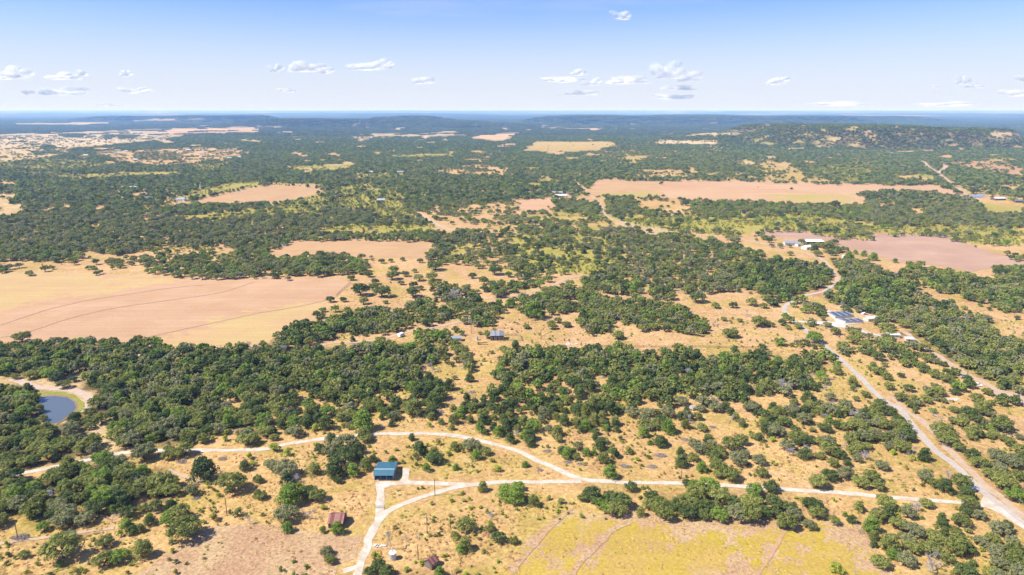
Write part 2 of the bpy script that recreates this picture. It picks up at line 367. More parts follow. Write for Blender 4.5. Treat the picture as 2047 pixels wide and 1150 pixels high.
z('I', [(1100,350),(1500,300),(1700,340),(2047,330),(2047,470),(1880,470),(1650,450),(1480,450),(1100,400)], .8, OAK, 'peach')
z('I', [(1820,215),(2047,195),(2047,430),(1850,420)], .9, OAK, 'straw')
z('J', [(0,230),(300,170),(500,150),(500,190),(300,190),(160,240),(110,290),(0,320)], .97, OAK, 'straw')
z('J', [(0,0),(500,0),(520,150),(300,180),(160,200),(0,230)], .95, GRY, 'straw')
z('J', [(500,0),(1280,0),(1400,60),(900,60),(700,90),(500,60)], .85, GRY, 'ygreen')
z('J', [(500,60),(900,60),(1400,70),(1380,130),(1100,150),(930,160),(700,130),(500,150)], .45, MES, 'ygreen')
z('J', [(920,65),(1380,70),(1340,120),(980,130)], .15, MES, 'ygreen')
z('J', [(550,135),(900,125),(910,185),(560,185)], .95, MIXD, 'straw')
z('J', [(960,140),(1400,125),(1420,195),(960,190)], .95, MIXD, 'straw')
z('J', [(0,300),(300,290),(560,290),(780,330),(880,330),(930,440),(880,490),(820,470),(700,450),(430,470),(200,440),(0,460)], .93, OAK, 'peach')
z('J', [(880,330),(1340,355),(1500,380),(1700,380),(2047,420),(2047,700),(1500,900),(1200,900),(900,720),(500,720),(760,520),(900,480)], .03, OAK, 'peach')
z('J', [(1380,200),(1400,120),(1600,130),(2047,100),(2047,420),(1850,300),(1700,330),(1500,370),(1360,350)], .66, GRY, 'straw')
z('J', [(1530,290),(1680,210),(1690,280),(1560,330)], .2, MES, 'ygreen')
z('J', [(1600,330),(2047,280),(2047,420),(1700,390)], .45, OAK, 'peach')
z('J', [(1350,560),(1500,545),(1750,560),(1790,640),(1720,700),(1560,730),(1400,640)], .92, GRY, 'peach')
z('J', [(1200,690),(1250,660),(1350,660),(1500,720),(1530,820),(1250,880),(1190,760)], .84, MIXD, 'peach')
z('J', [(570,830),(750,770),(900,735),(1150,735),(1200,810),(1210,890),(1000,920),(850,930),(600,900)], .97, MIXD, 'peach')
z('J', [(1560,730),(1700,700),(1960,690),(1970,740),(1800,870),(1700,860),(1560,800)], .88, MIXD, 'peach')
z('J', [(110,1000),(200,900),(330,850),(500,860),(520,900),(640,940),(620,980),(450,1000),(380,1040),(120,1060)], .96, MIXD, 'peach')
z('J', [(1340,890),(1500,900),(1510,1000),(1340,990),(1280,940)], .96, MIXD, 'peach')
z('J', [(1780,500),(2047,500),(2047,640),(1850,660),(1800,600)], .5, OAK, 'peach')
z('J', [(1740,640),(2047,600),(2047,680),(1850,690)], .04, OAK, 'peach')
z('J', [(1275,930),(1345,930),(1420,1040),(1300,1040)], .7, OAK, 'peach')
# ---- centre
z('K', [(0,0),(700,0),(760,40),(900,100),(1400,180),(1400,280),(1700,340),(2047,350),(2047,570),(1500,610),(1100,600),(600,590),(580,460),(300,460),(0,460)], .50, GRY, 'ygreen')
z('K', [(0,20),(380,20),(400,90),(60,120),(0,110)], .5, OAK, 'peach')
z('K', [(380,0),(700,0),(900,100),(640,90),(420,60)], .35, OAK, 'yellow')
z('K', [(700,0),(1200,0),(2047,0),(2047,60),(1500,140),(900,100)], .45, MES, 'ygreen')
z('K', [(760,20),(960,60),(1200,110),(1380,140),(1380,180),(1100,150),(900,100)], .08, OAK, 'pale')
z('K', [(1480,140),(1780,190),(2047,190),(2047,350),(1800,300),(1650,200),(1480,180)], .1, OAK, 'peach')
z('K', [(1180,150),(1300,140),(1310,200),(1190,200)], .9, OAK, 'peach')
z('K', [(1310,140),(1440,120),(1450,210),(1320,200)], .9, OAK, 'peach')
z('K', [(1420,200),(1580,170),(1700,210),(1830,230),(1840,300),(1700,330),(1500,330),(1420,300)], .84, OAK, 'peach')
z('K', [(1850,260),(2000,290),(2047,340),(1840,360)], .75, OAK, 'peach')
z('K', [(720,80),(980,110),(1100,160),(1380,240),(1420,330),(1700,370),(1750,420),(2047,370),(2047,650),(1950,600),(1900,560),(1700,605),(1450,605),(1300,590),(1100,560),(1000,480),(730,460),(720,410),(900,330),(840,180),(720,170)], .80, GRY, 'straw')
z('K', [(1800,370),(2047,340),(2047,550),(1850,540),(1750,420)], .97, CED, 'straw')
z('K', [(590,450),(850,480),(1050,520),(1040,590),(700,600),(600,540)], .92, MIXD, 'peach')
z('K', [(850,480),(1010,485),(1000,500),(870,500)], 0, OAK, 'peach')
z('K', [(1100,560),(1300,590),(1290,640),(1130,630)], .9, MIXD, 'peach')
z('K', [(370,380),(500,290),(830,350),(830,410),(600,460),(380,460)], .5, MES, 'ygreen')
z('K', [(430,90),(620,70),(600,160),(450,150)], .9, OAK, 'peach')
z('K', [(80,80),(230,80),(210,120),(90,120)], .9, OAK, 'peach')
z('K', [(260,120),(410,110),(400,200),(270,210)], .9, OAK, 'peach')
z('K', [(0,460),(200,440),(300,460),(340,520),(170,560),(0,600)], .6, OAK, 'peach')
z('K', [(0,740),(0,1070),(600,1050),(1550,1090),(2047,1060),(2047,640),(1900,570),(1480,615),(1300,640),(1100,640),(1040,600),(640,605),(580,480),(450,500),(200,600),(0,650)], .02, OAK, 'peach')
z('K', [(0,650),(100,640),(160,620),(300,570),(450,520),(500,570),(620,570),(660,630),(750,640),(950,660),(1000,700),(970,860),(900,860),(860,800),(750,880),(600,880),(530,800),(560,740),(480,750),(330,760),(280,700),(290,760),(150,795),(80,740),(0,720)], .84, OAK, 'peach')
z('K', [(1040,650),(1230,660),(1300,690),(1450,740),(1550,830),(1560,880),(1500,920),(1250,890),(1150,880),(1020,870),(980,760)], .72, OAK, 'peach')
z('K', [(930,620),(1050,600),(1050,670),(930,680)], .9, OAK, 'peach')
# ---- right
z('L', [(0,340),(180,340),(400,380),(500,400),(545,490),(530,560),(400,600),(240,660),(100,720),(0,660)], .97, CED, 'straw')
z('L', [(0,125),(280,120),(450,150),(640,185),(840,195),(870,150),(1200,150),(1430,165),(1520,210),(1950,340),(2047,355),(2047,410),(1850,400),(1640,450),(1400,400),(1100,380),(950,340),(700,270),(560,230),(250,190),(0,165)], 0, OAK, 'pink')
z('L', [(0,235),(600,260),(950,340),(1200,400),(1100,460),(860,380),(700,330),(500,330),(480,390),(400,370),(180,330),(0,330)], .03, OAK, 'peach')
z('L', [(440,200),(520,200),(600,260),(520,300),(440,270)], .8, OAK, 'peach')
z('L', [(500,330),(640,320),(700,350),(860,370),(1000,440),(1200,450),(1220,560),(1220,640),(1540,690),(1560,740),(1700,760),(1850,900),(1840,960),(2047,960),(2047,1142),(1450,1142),(1330,1030),(1150,940),(980,860),(800,740),(700,740),(560,700),(500,640),(500,580),(600,530),(560,420)], .97, GRY, 'straw')
z('L', [(500,540),(900,500),(1150,540),(1220,640),(1100,740),(700,700),(560,680)], .98, CED, 'straw')
z('L', [(1120,380),(1300,390),(1640,460),(1720,470),(1700,560),(1660,700),(1570,640),(1540,590),(1380,590),(1280,520),(1150,460)], .66, OAK, 'peach')
z('L', [(1380,500),(1510,510),(1500,590),(1390,580)], .97, CED, 'peach')
z('L', [(1820,400),(2047,400),(2047,740),(1950,740),(1800,700),(1780,600),(1700,500),(1830,470)], .87, MIXD, 'peach')
z('L', [(1230,540),(1380,590),(1560,620),(1660,700),(1800,720),(2047,770),(2047,960),(1850,900),(1700,750),(1540,690),(1250,620)], .07, OAK, 'peach')
z('L', [(230,620),(350,610),(480,640),(500,740),(450,830),(380,830),(250,800)], .5, OAK, 'peach')
z('L', [(370,600),(480,570),(500,640),(500,700),(480,660)], .02, OAK, 'red')
z('L', [(480,700),(700,740),(900,800),(900,860),(500,860)], .0, OAK, 'pale')
z('L', [(540,880),(650,850),(800,830),(1050,880),(1100,1000),(1250,1060),(1280,1142),(900,1142),(700,980),(560,960)], .48, OAK, 'peach')
z('L', [(800,740),(980,860),(1100,930),(900,900),(800,830),(700,780)], .7, OAK, 'peach')
z('H', [(0,230),(100,260),(130,290),(180,250),(350,230),(540,300),(550,340),(460,370),(470,470),(400,500),(250,520),(60,520),(0,600)], .95, CED, 'straw')
z('H', [(60,440),(260,430),(280,540),(160,590),(80,540)], .95, GRY, 'straw')
z('H', [(550,150),(650,90),(1050,140),(1250,200),(1450,400),(1550,550),(1300,680),(1250,700),(1200,740),(1100,700),(1000,560),(900,400),(750,300),(620,250)], .34, OAK, 'peach')
z('H', [(820,120),(1000,170),(1250,220),(1260,270),(1100,400),(960,340),(800,270),(720,170)], .5, OAK, 'peach')
z('H', [(1000,560),(1120,600),(1220,720),(1150,740),(1000,600)], .6, OAK, 'peach')
z('H', [(1300,850),(1450,780),(1550,650),(2047,600),(2047,1142),(1500,1100),(1400,950)], .42, OAK, 'peach')
z('H', [(1480,680),(1700,740),(1740,880),(1560,860)], .7, OAK, 'peach')
z('H', [(1740,780),(2047,700),(2047,960),(1860,960),(1740,880)], .65, OAK, 'peach')
z('H', [(0,620),(500,540),(560,600),(640,560),(760,520),(860,590),(1060,720),(1300,1020),(1350,1050),(1500,1142),(0,1142)], .6, GRY, 'straw')
z('H', [(640,380),(780,470),(850,590),(780,600),(650,480),(530,370)], .7, MIXD, 'straw')
z('H', [(470,380),(640,500),(740,600),(500,530)], .2, OAK, 'peach')
z('H', [(860,590),(1060,700),(1200,900),(1300,1040),(1100,1040),(850,760)], .85, MIXD, 'straw')
z('H', [(1080,40),(1200,0),(1800,0),(1790,60),(1850,150),(1950,160),(2047,130),(2047,640),(1900,520),(1700,500),(1500,360),(1400,300),(1150,160)], .97, GRY, 'litter')
z('H', [(1400,420),(1450,420),(1570,560),(1500,560)], .6, OAK, 'peach')
z('H', [(1760,0),(2047,0),(2047,120),(1950,100),(1850,110),(1830,60)], .05, OAK, 'peach')
# ---- centre woods
z('G', [(0,240),(150,190),(250,230),(400,210),(580,210),(850,190),(1050,230),(1180,240),(1350,180),(1450,240),(1560,320),(1600,270),(1720,200),(1830,240),(2047,250),(2047,560),(1900,590),(1700,600),(1500,585),(1350,580),(1230,540),(1150,585),(1000,585),(740,530),(790,420),(670,370),(680,450),(500,500),(400,430),(300,470),(0,460)], .96, MIXD, 'straw')
z('G', [(1050,250),(1450,220),(1560,330),(1500,420),(1700,560),(1350,560),(1290,470),(1000,440)], .97, CED, 'straw')
z('G', [(1600,280),(2047,270),(2047,560),(1750,540)], .97, CED, 'straw')
z('G', [(1290,400),(1370,370),(1370,480),(1310,440)], 0, OAK, 'peach')
z('G', [(430,440),(500,500),(680,470),(690,560),(560,560),(430,520)], .05, OAK, 'peach')
z('G', [(530,500),(680,490),(690,550),(540,550)], .95, CED, 'peach')
z('G', [(0,500),(200,490),(230,540),(230,600),(0,600)], .97, MIXD, 'straw')
z('G', [(0,600),(250,500),(420,490),(480,560),(700,560),(880,560),(1030,590),(1040,640),(870,680),(880,760),(850,830),(700,880),(440,840),(380,760),(250,780),(250,700),(0,720)], .74, CED, 'straw')
z('G', [(0,720),(150,780),(260,800),(320,880),(270,960),(0,970)], .88, CED, 'straw')
z('G', [(320,860),(450,850),(560,920),(590,1080),(500,1090),(400,1090),(320,960)], .66, CED, 'straw')
z('G', [(640,880),(780,900),(860,1060),(820,1142),(700,1142),(640,1000)], .7, CED, 'straw')
z('G', [(710,640),(870,640),(880,770),(730,740)], .96, CED, 'straw')
z('G', [(440,780),(600,700),(860,800),(860,880),(600,870)], .9, CED, 'straw')
z('G', [(880,670),(1230,600),(1500,650),(1560,760),(1400,800),(1320,890),(1150,860),(1000,800)], .76, GRY, 'straw')
z('G', [(1480,600),(2047,600),(2047,1142),(1450,1142),(1420,950),(1480,800)], .58, GRY, 'straw')
z('G', [(1710,600),(1900,720),(1980,800),(1940,830),(1760,700)], .03, OAK, 'peach')
z('G', [(1550,780),(1750,800),(1700,920),(1560,900)], .1, MES, 'straw')
z('G', [(980,850),(1150,870),(1250,970),(1100,990)], .66, CED, 'straw')
z('G', [(1090,600),(1300,560),(1450,600),(1200,620),(1050,650)], .03, OAK, 'peach')
z('F', [(0,200),(110,200),(350,225),(700,215),(900,190),(1060,160),(1250,200),(1480,200),(1500,270),(1440,310),(1280,370),(1220,420),(1140,460),(1140,550),(1000,510),(900,550),(850,600),(700,630),(480,590),(300,540),(0,560)], .97, MIXD, 'litter')
z('F', [(1140,440),(1400,440),(1540,500),(1550,550),(1300,565),(1150,550)], .97, CED, 'straw')
z('F', [(1320,560),(1550,570),(1560,640),(1450,670),(1330,650)], .97, CED, 'straw')
z('F', [(1150,610),(1330,620),(1340,740),(1200,740)], .97, CED, 'straw')
z('F', [(830,590),(1000,560),(1150,570),(1160,740),(1000,750),(900,700)], .72, MIXD, 'straw')
z('F', [(0,550),(430,600),(460,680),(560,730),(720,650),(840,640),(830,720),(700,820),(520,880),(400,820),(380,920),(280,930),(100,970),(0,980)], .86, MIXD, 'straw')
z('F', [(450,600),(600,600),(560,690),(460,680)], .05, OAK, 'peach')
z('F', [(400,780),(500,740),(690,760),(700,820),(500,890),(420,860)], .6, MES, 'yellow')
z('F', [(1620,570),(1780,600),(1770,700),(1700,740),(1540,690),(1540,640)], .9, CED, 'straw')
z('F', [(1780,520),(1900,470),(2047,470),(2047,960),(1850,900),(1720,860),(1660,820),(1800,700)], .86, CED, 'straw')
z('F', [(1490,730),(1620,740),(1640,820),(1430,810)], .85, CED, 'straw')
z('F', [(1900,280),(2047,230),(2047,450),(1900,440)], .97, MIXD, 'straw')
z('F', [(1530,170),(1690,170),(1750,370),(1600,370),(1520,270)], .7, OAK, 'peach')
z('F', [(1280,90),(1500,70),(1510,180),(1400,180),(1290,200)], .8, OAK, 'peach')
z('E', [(0,170),(240,180),(330,140),(600,140),(1100,150),(1400,200),(2047,190),(2047,980),(1850,990),(1650,960),(1450,1000),(1250,1010),(900,1030),(700,1090),(480,1142),(0,1142)], .92, MIXD, 'litter')
z('E', [(130,460),(360,480),(560,360),(700,400),(730,540),(760,620),(640,700),(600,740),(450,810),(330,790),(280,690),(290,560),(100,490)], .0, OAK, 'pale')
z('E', [(0,430),(130,460),(60,500),(0,540)], .3, OAK, 'pale')
z('E', [(0,690),(100,720),(90,780),(0,780)], .2, OAK, 'peach')
z('E', [(1300,370),(1500,358),(1740,322),(1730,362),(1560,382),(1310,385)], .0, OAK, 'peach')
z('E', [(640,820),(860,760),(900,900),(960,1000),(760,1100),(680,950)], .35, OAK, 'pale')
z('E', [(850,680),(1100,700),(1130,820),(1000,880),(870,800)], .72, OAK, 'pale')
z('E', [(1650,560),(2000,560),(1900,760),(1700,760)], .75, OAK, 'peach')
z('E', [(1480,880),(1850,850),(1900,980),(1500,1000)], .3, MES, 'straw')
z('A', [(0,0),(520,0),(520,200),(500,260),(130,285),(0,250)], .9, OAK, 'litter')
z('A', [(200,400),(500,330),(560,270),(760,220),(960,220),(1100,270),(1330,300),(1400,380),(1500,430),(1440,560),(1250,600),(1180,560),(1080,560),(900,610),(740,740),(560,790),(400,760),(280,580),(190,520)], .96, MIXD, 'litter')
z('A', [(400,430),(700,470),(850,600),(700,740),(480,760),(380,560)], .96, GRY, 'litter')
z('A', [(1000,580),(1080,510),(1190,520),(1180,580),(1060,610)], 0, OAK, 'peach')
z('A', [(0,350),(280,290),(330,380),(200,400),(190,620),(0,690)], .9, OAK, 'litter')
z('A', [(700,120),(960,180),(960,220),(760,220),(560,270),(560,180)], .6, OAK, 'pale')
z('A', [(960,130),(1300,110),(1300,250),(1150,240),(1000,200)], .5, OAK, 'peach')
# foreground
z('B', [(430,150),(600,50),(760,20),(930,90),(850,200),(960,210),(960,300),(860,350),(700,340),(620,380),(500,380),(400,310),(620,240)], .85, MIXD, 'straw')
z('B', [(60,230),(330,230),(360,380),(250,400),(70,310)], .9, GRY, 'straw')
z('B', [(0,160),(320,140),(330,230),(60,230)], .15, MES, 'yellow')
z('B', [(1230,110),(1480,110),(1450,210),(1230,200)], .75, MIXD, 'yellow')
z('B', [(1520,60),(1850,90),(1960,300),(1850,350),(1700,260),(1520,140)], .5, MES, 'yellow')
z('B', [(130,450),(400,430),(560,470),(590,570),(380,590),(340,780),(220,800),(140,650)], .45, MIXD, 'straw')
z('C', [(1040,480),(1200,460),(1350,460),(1380,380),(1560,360),(1700,440),(1850,420),(2047,390),(2047,690),(1900,640),(1650,640),(1640,690),(1500,710),(1250,660),(1100,600)], .98, OAK, 'straw')
z('C', [(530,490),(620,400),(700,440),(800,400),(960,560),(960,600),(800,640),(640,620)], .98, OAK, 'straw')
z('C', [(1430,80),(1850,60),(1880,240),(1830,330),(1840,400),(1700,390),(1640,300),(1480,220)], .86, GRY, 'straw')
z('C', [(1920,150),(2047,100),(2047,380),(1920,380)], .72, GRY, 'straw')
z('D', [(0,0),(1180,0),(1290,160),(1650,440),(1700,600),(2047,780),(2047,1142),(1020,1100),(860,900),(650,680),(640,460),(340,420),(360,300),(0,280)], .64, GRY, 'straw')
z('D', [(340,300),(640,300),(640,440),(450,450),(340,400)], .92, OAK, 'straw')
z('D', [(120,300),(340,290),(340,420),(640,445),(640,455),(130,440)], .0, OAK, 'peach')
z('D', [(1000,880),(1150,820),(1250,900),(1250,1142),(1020,1142)], .8, GRY, 'straw')
z('D', [(660,650),(980,700),(960,830),(860,860),(690,800)], .85, CED, 'straw')
z('D', [(860,880),(1110,840),(1110,960),(1000,1000)], .93, CED, 'straw')
z('D', [(0,370),(130,420),(130,520),(270,560),(300,520),(430,520),(480,600),(540,660),(420,720),(300,700),(140,700),(0,690)], .97, OAK, 'straw')
z('D', [(1340,0),(2047,0),(2047,150),(1570,180),(1400,80)], .38, OAK, 'peach')
z('D', [(1570,200),(1700,170),(2047,160),(2047,580),(1900,560),(1780,400),(1620,300)], .95, OAK, 'straw')
z('I', [(-100,445),(600,455),(1200,480),(1650,490),(2047,475),(2047,1000),(1350,1030),(1100,990),(800,985),(500,975),(250,975),(0,1000)], 0, OAK, 'peach')
z('J', [(-10,480),(700,508),(762,532),(640,630),(560,672),(490,760),(465,810),(330,850),(200,890),(110,985),(0,1020)], 0, OAK, 'peach')
z('J', [(110,300),(160,240),(300,190),(900,185),(1380,195),(1340,350),(1200,330),(870,325),(560,295),(200,325)], 0, OAK, 'peach')
fill([(376,403),(420,390),(510,373),(538,368),(612,371),(657,375),(632,388),(590,397),(548,405),(500,403),(445,406)], 0, OAK, 'peach')
for k_, a_ in (('N', [(760,265),(1650,255),(1650,285),(780,300)]), ('O', [(1150,310),(1640,318),(1620,350),(1180,350)]), ('O', [(0,255),(60,255),(60,285),(0,285)]), ('P', [(1760,250),(2047,255),(2047,285),(1800,285)])):
    z(k_, a_, .3, OAK, 'pale')
rows = slice(165, 262); sub = DEN[rows]; sub[sub > .8] *= .87; subn = DEN[262:575]; subn[(subn > .5) & (MIX[262:575] == GRY)] *= .9
DEN[165:262][(MIX[165:262] == MES)] *= .8
rgo = np.random.default_rng(12)
for _ in range(620):
    v_ = 245 + 150 * rgo.uniform() ** 1.2; u_ = rgo.uniform(-20, 2060); a_ = (4 + 16 * rgo.uniform() ** 2) * (.5 + (v_ - 240) / 120); b_ = a_ * .16 + .8
    if DEN[int(v_ / 2), min(MW - 1, max(0, int(u_ / 2)))] > .8: fill([(u_ - a_, v_), (u_ - a_ * .3, v_ - b_), (u_ + a_ * .6, v_ - b_ * .8), (u_ + a_, v_ + b_ * .3), (u_ + a_ * .1, v_ + b_)], rgo.uniform(.05, .35), OAK, ('peach', 'straw', 'straw', 'pale', 'ygreen')[int(rgo.integers(0, 5))])
DEN0 = DEN.copy()
def soften(a, k=1):
    for _ in range(k):
        a = (a + np.roll(a, 1, 0) + np.roll(a, -1, 0) + np.roll(a, 1, 1) + np.roll(a, -1, 1)) / 5
    return a
TINT_MAP = TINTS[TIN].astype(np.float32)
TINT_MAP = np.stack([soften(TINT_MAP[..., i], 2) for i in range(3)], -1)
DEN_S = soften(DEN, 1)
def lookup(x, y, z=0.0, wob=2.2):
    """cover at a world point (position wobbled by a few metres so that borders are ragged)"""
    x = np.asarray(x, float); y = np.maximum(np.asarray(y, float), 60)
    s = 6 + y * 0.008
    xx = x + (fbm(x / s, y / s, 5, 3) - .5) * s * wob; yy = y + (fbm(x / s, y / s, 9, 3) - .5) * s * wob
    u, v = proj(xx, yy, z)
    i = np.clip((v / 2).astype(int), 0, MH - 1); j = np.clip((u / 2).astype(int), 0, MW - 1)
    return i, j
# ------------------------------------------------------------------ ground
def ground_material():
    m = bpy.data.materials.new('dry_ground'); m.use_nodes = True; nt = m.node_tree; b = nt.nodes['Principled BSDF']
    b.inputs['Roughness'].default_value = 0.95; b.inputs['Specular IOR Level'].default_value = 0.1
    at = N(nt, 'ShaderNodeAttribute', attribute_name='tint'); g = N(nt, 'ShaderNodeNewGeometry')
    def noise(scale, detail, rough=0.6, dist=0.0):
        n = N(nt, 'ShaderNodeTexNoise', Scale=scale, Detail=detail, Roughness=rough, Distortion=dist); nt.links.new(g.outputs['Position'], n.inputs['Vector']); return n
    def ramp(src, a, b_, ca=(0, 0, 0, 1), cb=(1, 1, 1, 1)):
        r = N(nt, 'ShaderNodeValToRGB'); r.color_ramp.elements[0].position = a; r.color_ramp.elements[1].position = b_
        r.color_ramp.elements[0].color = ca; r.color_ramp.elements[1].color = cb; nt.links.new(src, r.inputs[0]); return r
    def mix(fac, A, B, mode='MIX'):
        x = N(nt, 'ShaderNodeMix', data_type='RGBA'); x.blend_type = mode
        if isinstance(fac, float): x.inputs[0].default_value = fac
        else: nt.links.new(fac, x.inputs[0])
        for s, i in ((A, 6), (B, 7)):
            if isinstance(s, tuple): x.inputs[i].default_value = s
            else: nt.links.new(s, x.inputs[i])
        return x
    def scl(src, k):
        q = N(nt, 'ShaderNodeMath', operation='MULTIPLY'); q.inputs[1].default_value = k; nt.links.new(src, q.inputs[0]); return q
    c = at.outputs['Color']
    # patches of yellow weeds, of reddish soil and of pale thin soil
    f1 = scl(ramp(noise(0.035, 5, 0.65, 0.6).outputs[0], 0.48, 0.62).outputs[0], 0.75); x1 = mix(f1.outputs[0], c, (0.37, 0.30, 0.085, 1))
    f2 = scl(ramp(noise(0.06, 5, 0.7, 0.5).outputs[1], 0.55, 0.70).outputs[0], 0.55); x2 = mix(f2.outputs[0], x1.outputs[2], (0.33, 0.19, 0.105, 1))
    f3 = scl(ramp(noise(0.11, 6, 0.7, 0.3).outputs[0], 0.60, 0.70).outputs[0], 0.5); x3 = mix(f3.outputs[0], x2.outputs[2], (0.50, 0.40, 0.27, 1))
    # tussocks: small dark and light speckle
    sp = ramp(noise(0.55, 5, 0.8).outputs[0], 0.38, 0.62, (0.70, 0.64, 0.54, 1), (1.18, 1.17, 1.12, 1)); x4 = mix(1.0, x3.outputs[2], sp.outputs[0], 'MULTIPLY')
    sp3 = ramp(noise(0.16, 6, 0.75, 0.8).outputs[0], 0.36, 0.62, (0.74, 0.67, 0.58, 1), (1.12, 1.10, 1.06, 1)); x4b = mix(0.75, x4.outputs[2], sp3.outputs[0], 'MULTIPLY'); x4 = x4b
    sp2 = ramp(noise(0.012, 4, 0.6).outputs[0], 0.35, 0.65, (0.9, 0.88, 0.84, 1), (1.06, 1.06, 1.06, 1)); x5 = mix(1.0, x4.outputs[2], sp2.outputs[0], 'MULTIPLY')
    # real tint stays where the attribute says field (alpha = calmness)
    x6 = mix(at.outputs['Alpha'], x5.outputs[2], c); nt.links.new(x6.outputs[2], b.inputs['Base Color'])
    bn = N(nt, 'ShaderNodeBump', Strength=0.5, Distance=0.4); nt.links.new(noise(0.8, 4, 0.7).outputs[0], bn.inputs['Height']); nt.links.new(bn.outputs[0], b.inputs['Normal'])
    return m
def build_ground():
    ys = [-500, -300, -150, -50, 40, 90]; y = 120.0
    while y < 75000: ys.append(y); y *= 1.0125
    ys = np.array(ys); nc = 360
    sx = np.linspace(-1, 1, nc)
    Y, S = np.meshgrid(ys, sx, indexing='ij'); X = S * (np.maximum(Y, 0) * 1.25 + 420)
    Z = terrain(X, Y)
    nr = len(ys); idx = np.arange(nr * nc).reshape(nr, nc)
    F = np.stack([idx[:-1, :-1], idx[:-1, 1:], idx[1:, 1:], idx[1:, :-1]], -1).reshape(-1, 4)
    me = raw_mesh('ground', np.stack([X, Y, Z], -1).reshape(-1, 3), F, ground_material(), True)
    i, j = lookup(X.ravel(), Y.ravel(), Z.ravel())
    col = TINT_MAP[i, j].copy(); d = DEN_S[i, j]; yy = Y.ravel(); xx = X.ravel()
    # where the woods are too far for single trees their canopy is the surface
    far = sstep(3200, 5200, yy); clump = fbm(xx / 90, yy / 160, 81, 4)
    cover = far * np.clip(d * 1.25 - (clump - .5) * 1.2, 0, 1)
    wood = np.array([0.030, 0.045, 0.028])
    col = col * (1 - cover[:, None]) + wood * cover[:, None]
    vfar = sstep(9500, 13000, yy); patch = sstep(.60, .72, fbm(xx / 1500, yy / 2600, 91, 5))
    colf = wood[None] * (1 - patch[:, None]) + np.array([0.22, 0.17, 0.11]) * patch[:, None]
    col = col * (1 - vfar[:, None]) + colf * vfar[:, None]
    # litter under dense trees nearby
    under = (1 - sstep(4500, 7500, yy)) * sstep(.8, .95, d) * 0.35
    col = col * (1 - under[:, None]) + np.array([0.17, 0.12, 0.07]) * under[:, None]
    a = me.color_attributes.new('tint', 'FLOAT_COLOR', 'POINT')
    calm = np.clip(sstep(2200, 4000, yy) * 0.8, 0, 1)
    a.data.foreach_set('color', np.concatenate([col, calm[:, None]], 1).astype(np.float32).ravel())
    o = obj('ground', me); struct(o, 'dry ranch land rolling out to the skyline')
build_ground()

def field_material(name, col, col2, stripe=None, sscale=0.35, amt=0.25, spk=0.8, patch=0.03, col3=None, gain=0.84):
    """dry grass field: two tones in patches, fine speckle, optional mowing lines along a direction (degrees)"""
    m = bpy.data.materials.new(name); m.use_nodes = True; nt = m.node_tree; b = nt.nodes['Principled BSDF']
    b.inputs['Roughness'].default_value = 0.95; b.inputs['Specular IOR Level'].default_value = 0.1
    g = N(nt, 'ShaderNodeNewGeometry')
    def noise(scale, detail, rough=0.6, src=None, dist=0.4):
        n = N(nt, 'ShaderNodeTexNoise', Scale=scale, Detail=detail, Roughness=rough, Distortion=dist); nt.links.new(src or g.outputs['Position'], n.inputs['Vector']); return n
    r = N(nt, 'ShaderNodeValToRGB'); r.color_ramp.elements[0].position = 0.4; r.color_ramp.elements[1].position = 0.6
    r.color_ramp.elements[0].color = (*col2, 1); r.color_ramp.elements[1].color = (*col, 1)
    nt.links.new(noise(patch, 6, 0.65).outputs[0], r.inputs[0]); c = r.outputs[0]
    def mul(c, src, lo, hi, a=0.38, z=0.62):
        q = N(nt, 'ShaderNodeValToRGB'); q.color_ramp.elements[0].position = a; q.color_ramp.elements[1].position = z
        q.color_ramp.elements[0].color = (lo, lo, lo, 1); q.color_ramp.elements[1].color = (hi, hi, hi, 1); nt.links.new(src, q.inputs[0])
        x = N(nt, 'ShaderNodeMix', data_type='RGBA'); x.blend_type = 'MULTIPLY'; x.inputs[0].default_value = 1.0
        nt.links.new(c, x.inputs[6]); nt.links.new(q.outputs[0], x.inputs[7]); return x.outputs[2]
    if col3:
        q = N(nt, 'ShaderNodeValToRGB'); q.color_ramp.elements[0].position = 0.55; q.color_ramp.elements[1].position = 0.68
        nt.links.new(noise(patch * 0.5, 6, 0.7, None, 1.0).outputs[0], q.inputs[0])
        x = N(nt, 'ShaderNodeMix', data_type='RGBA'); nt.links.new(q.outputs[0], x.inputs[0]); nt.links.new(c, x.inputs[6]); x.inputs[7].default_value = (*col3, 1); c = x.outputs[2]
    c = mul(c, noise(spk, 4, 0.75).outputs[0], 1 - amt, 1 + amt * 0.5)
    if stripe is not None:
        mpn = N(nt, 'ShaderNodeMapping'); mpn.inputs['Rotation'].default_value = (0, 0, R(stripe)); mpn.inputs['Scale'].default_value = (0.03, 1, 1)
        nt.links.new(g.outputs['Position'], mpn.inputs[0])
        c = mul(c, noise(sscale, 3, 0.6, mpn.outputs[0], 0.15).outputs[0], 0.93, 1.03)
    c = mul(c, noise(0.004, 2).outputs[0], gain * .97, gain * 1.03)
    nt.links.new(c, b.inputs['Base Color'])
    return m
def ragged(pts, amp=1.5, step=6.0, seed=0):
    out = []; n = len(pts)
    for i in range(n):
        a, b = Vector(pts[i]).to_2d() if False else Vector((pts[i][0], pts[i][1])), Vector((pts[(i + 1) % n][0], pts[(i + 1) % n][1]))
        k = max(1, min(60, int((b - a).length / step)))
        for q in range(k): out.append(a.lerp(b, q / k))
    return [(p.x + (float(fbm(p.x / 9, p.y / 9, seed, 3)) - .5) * 4 * amp, p.y + (float(fbm(p.x / 9, p.y / 9, seed + 40, 3)) - .5) * 4 * amp) for p in out]
LEVEL = [0.004]
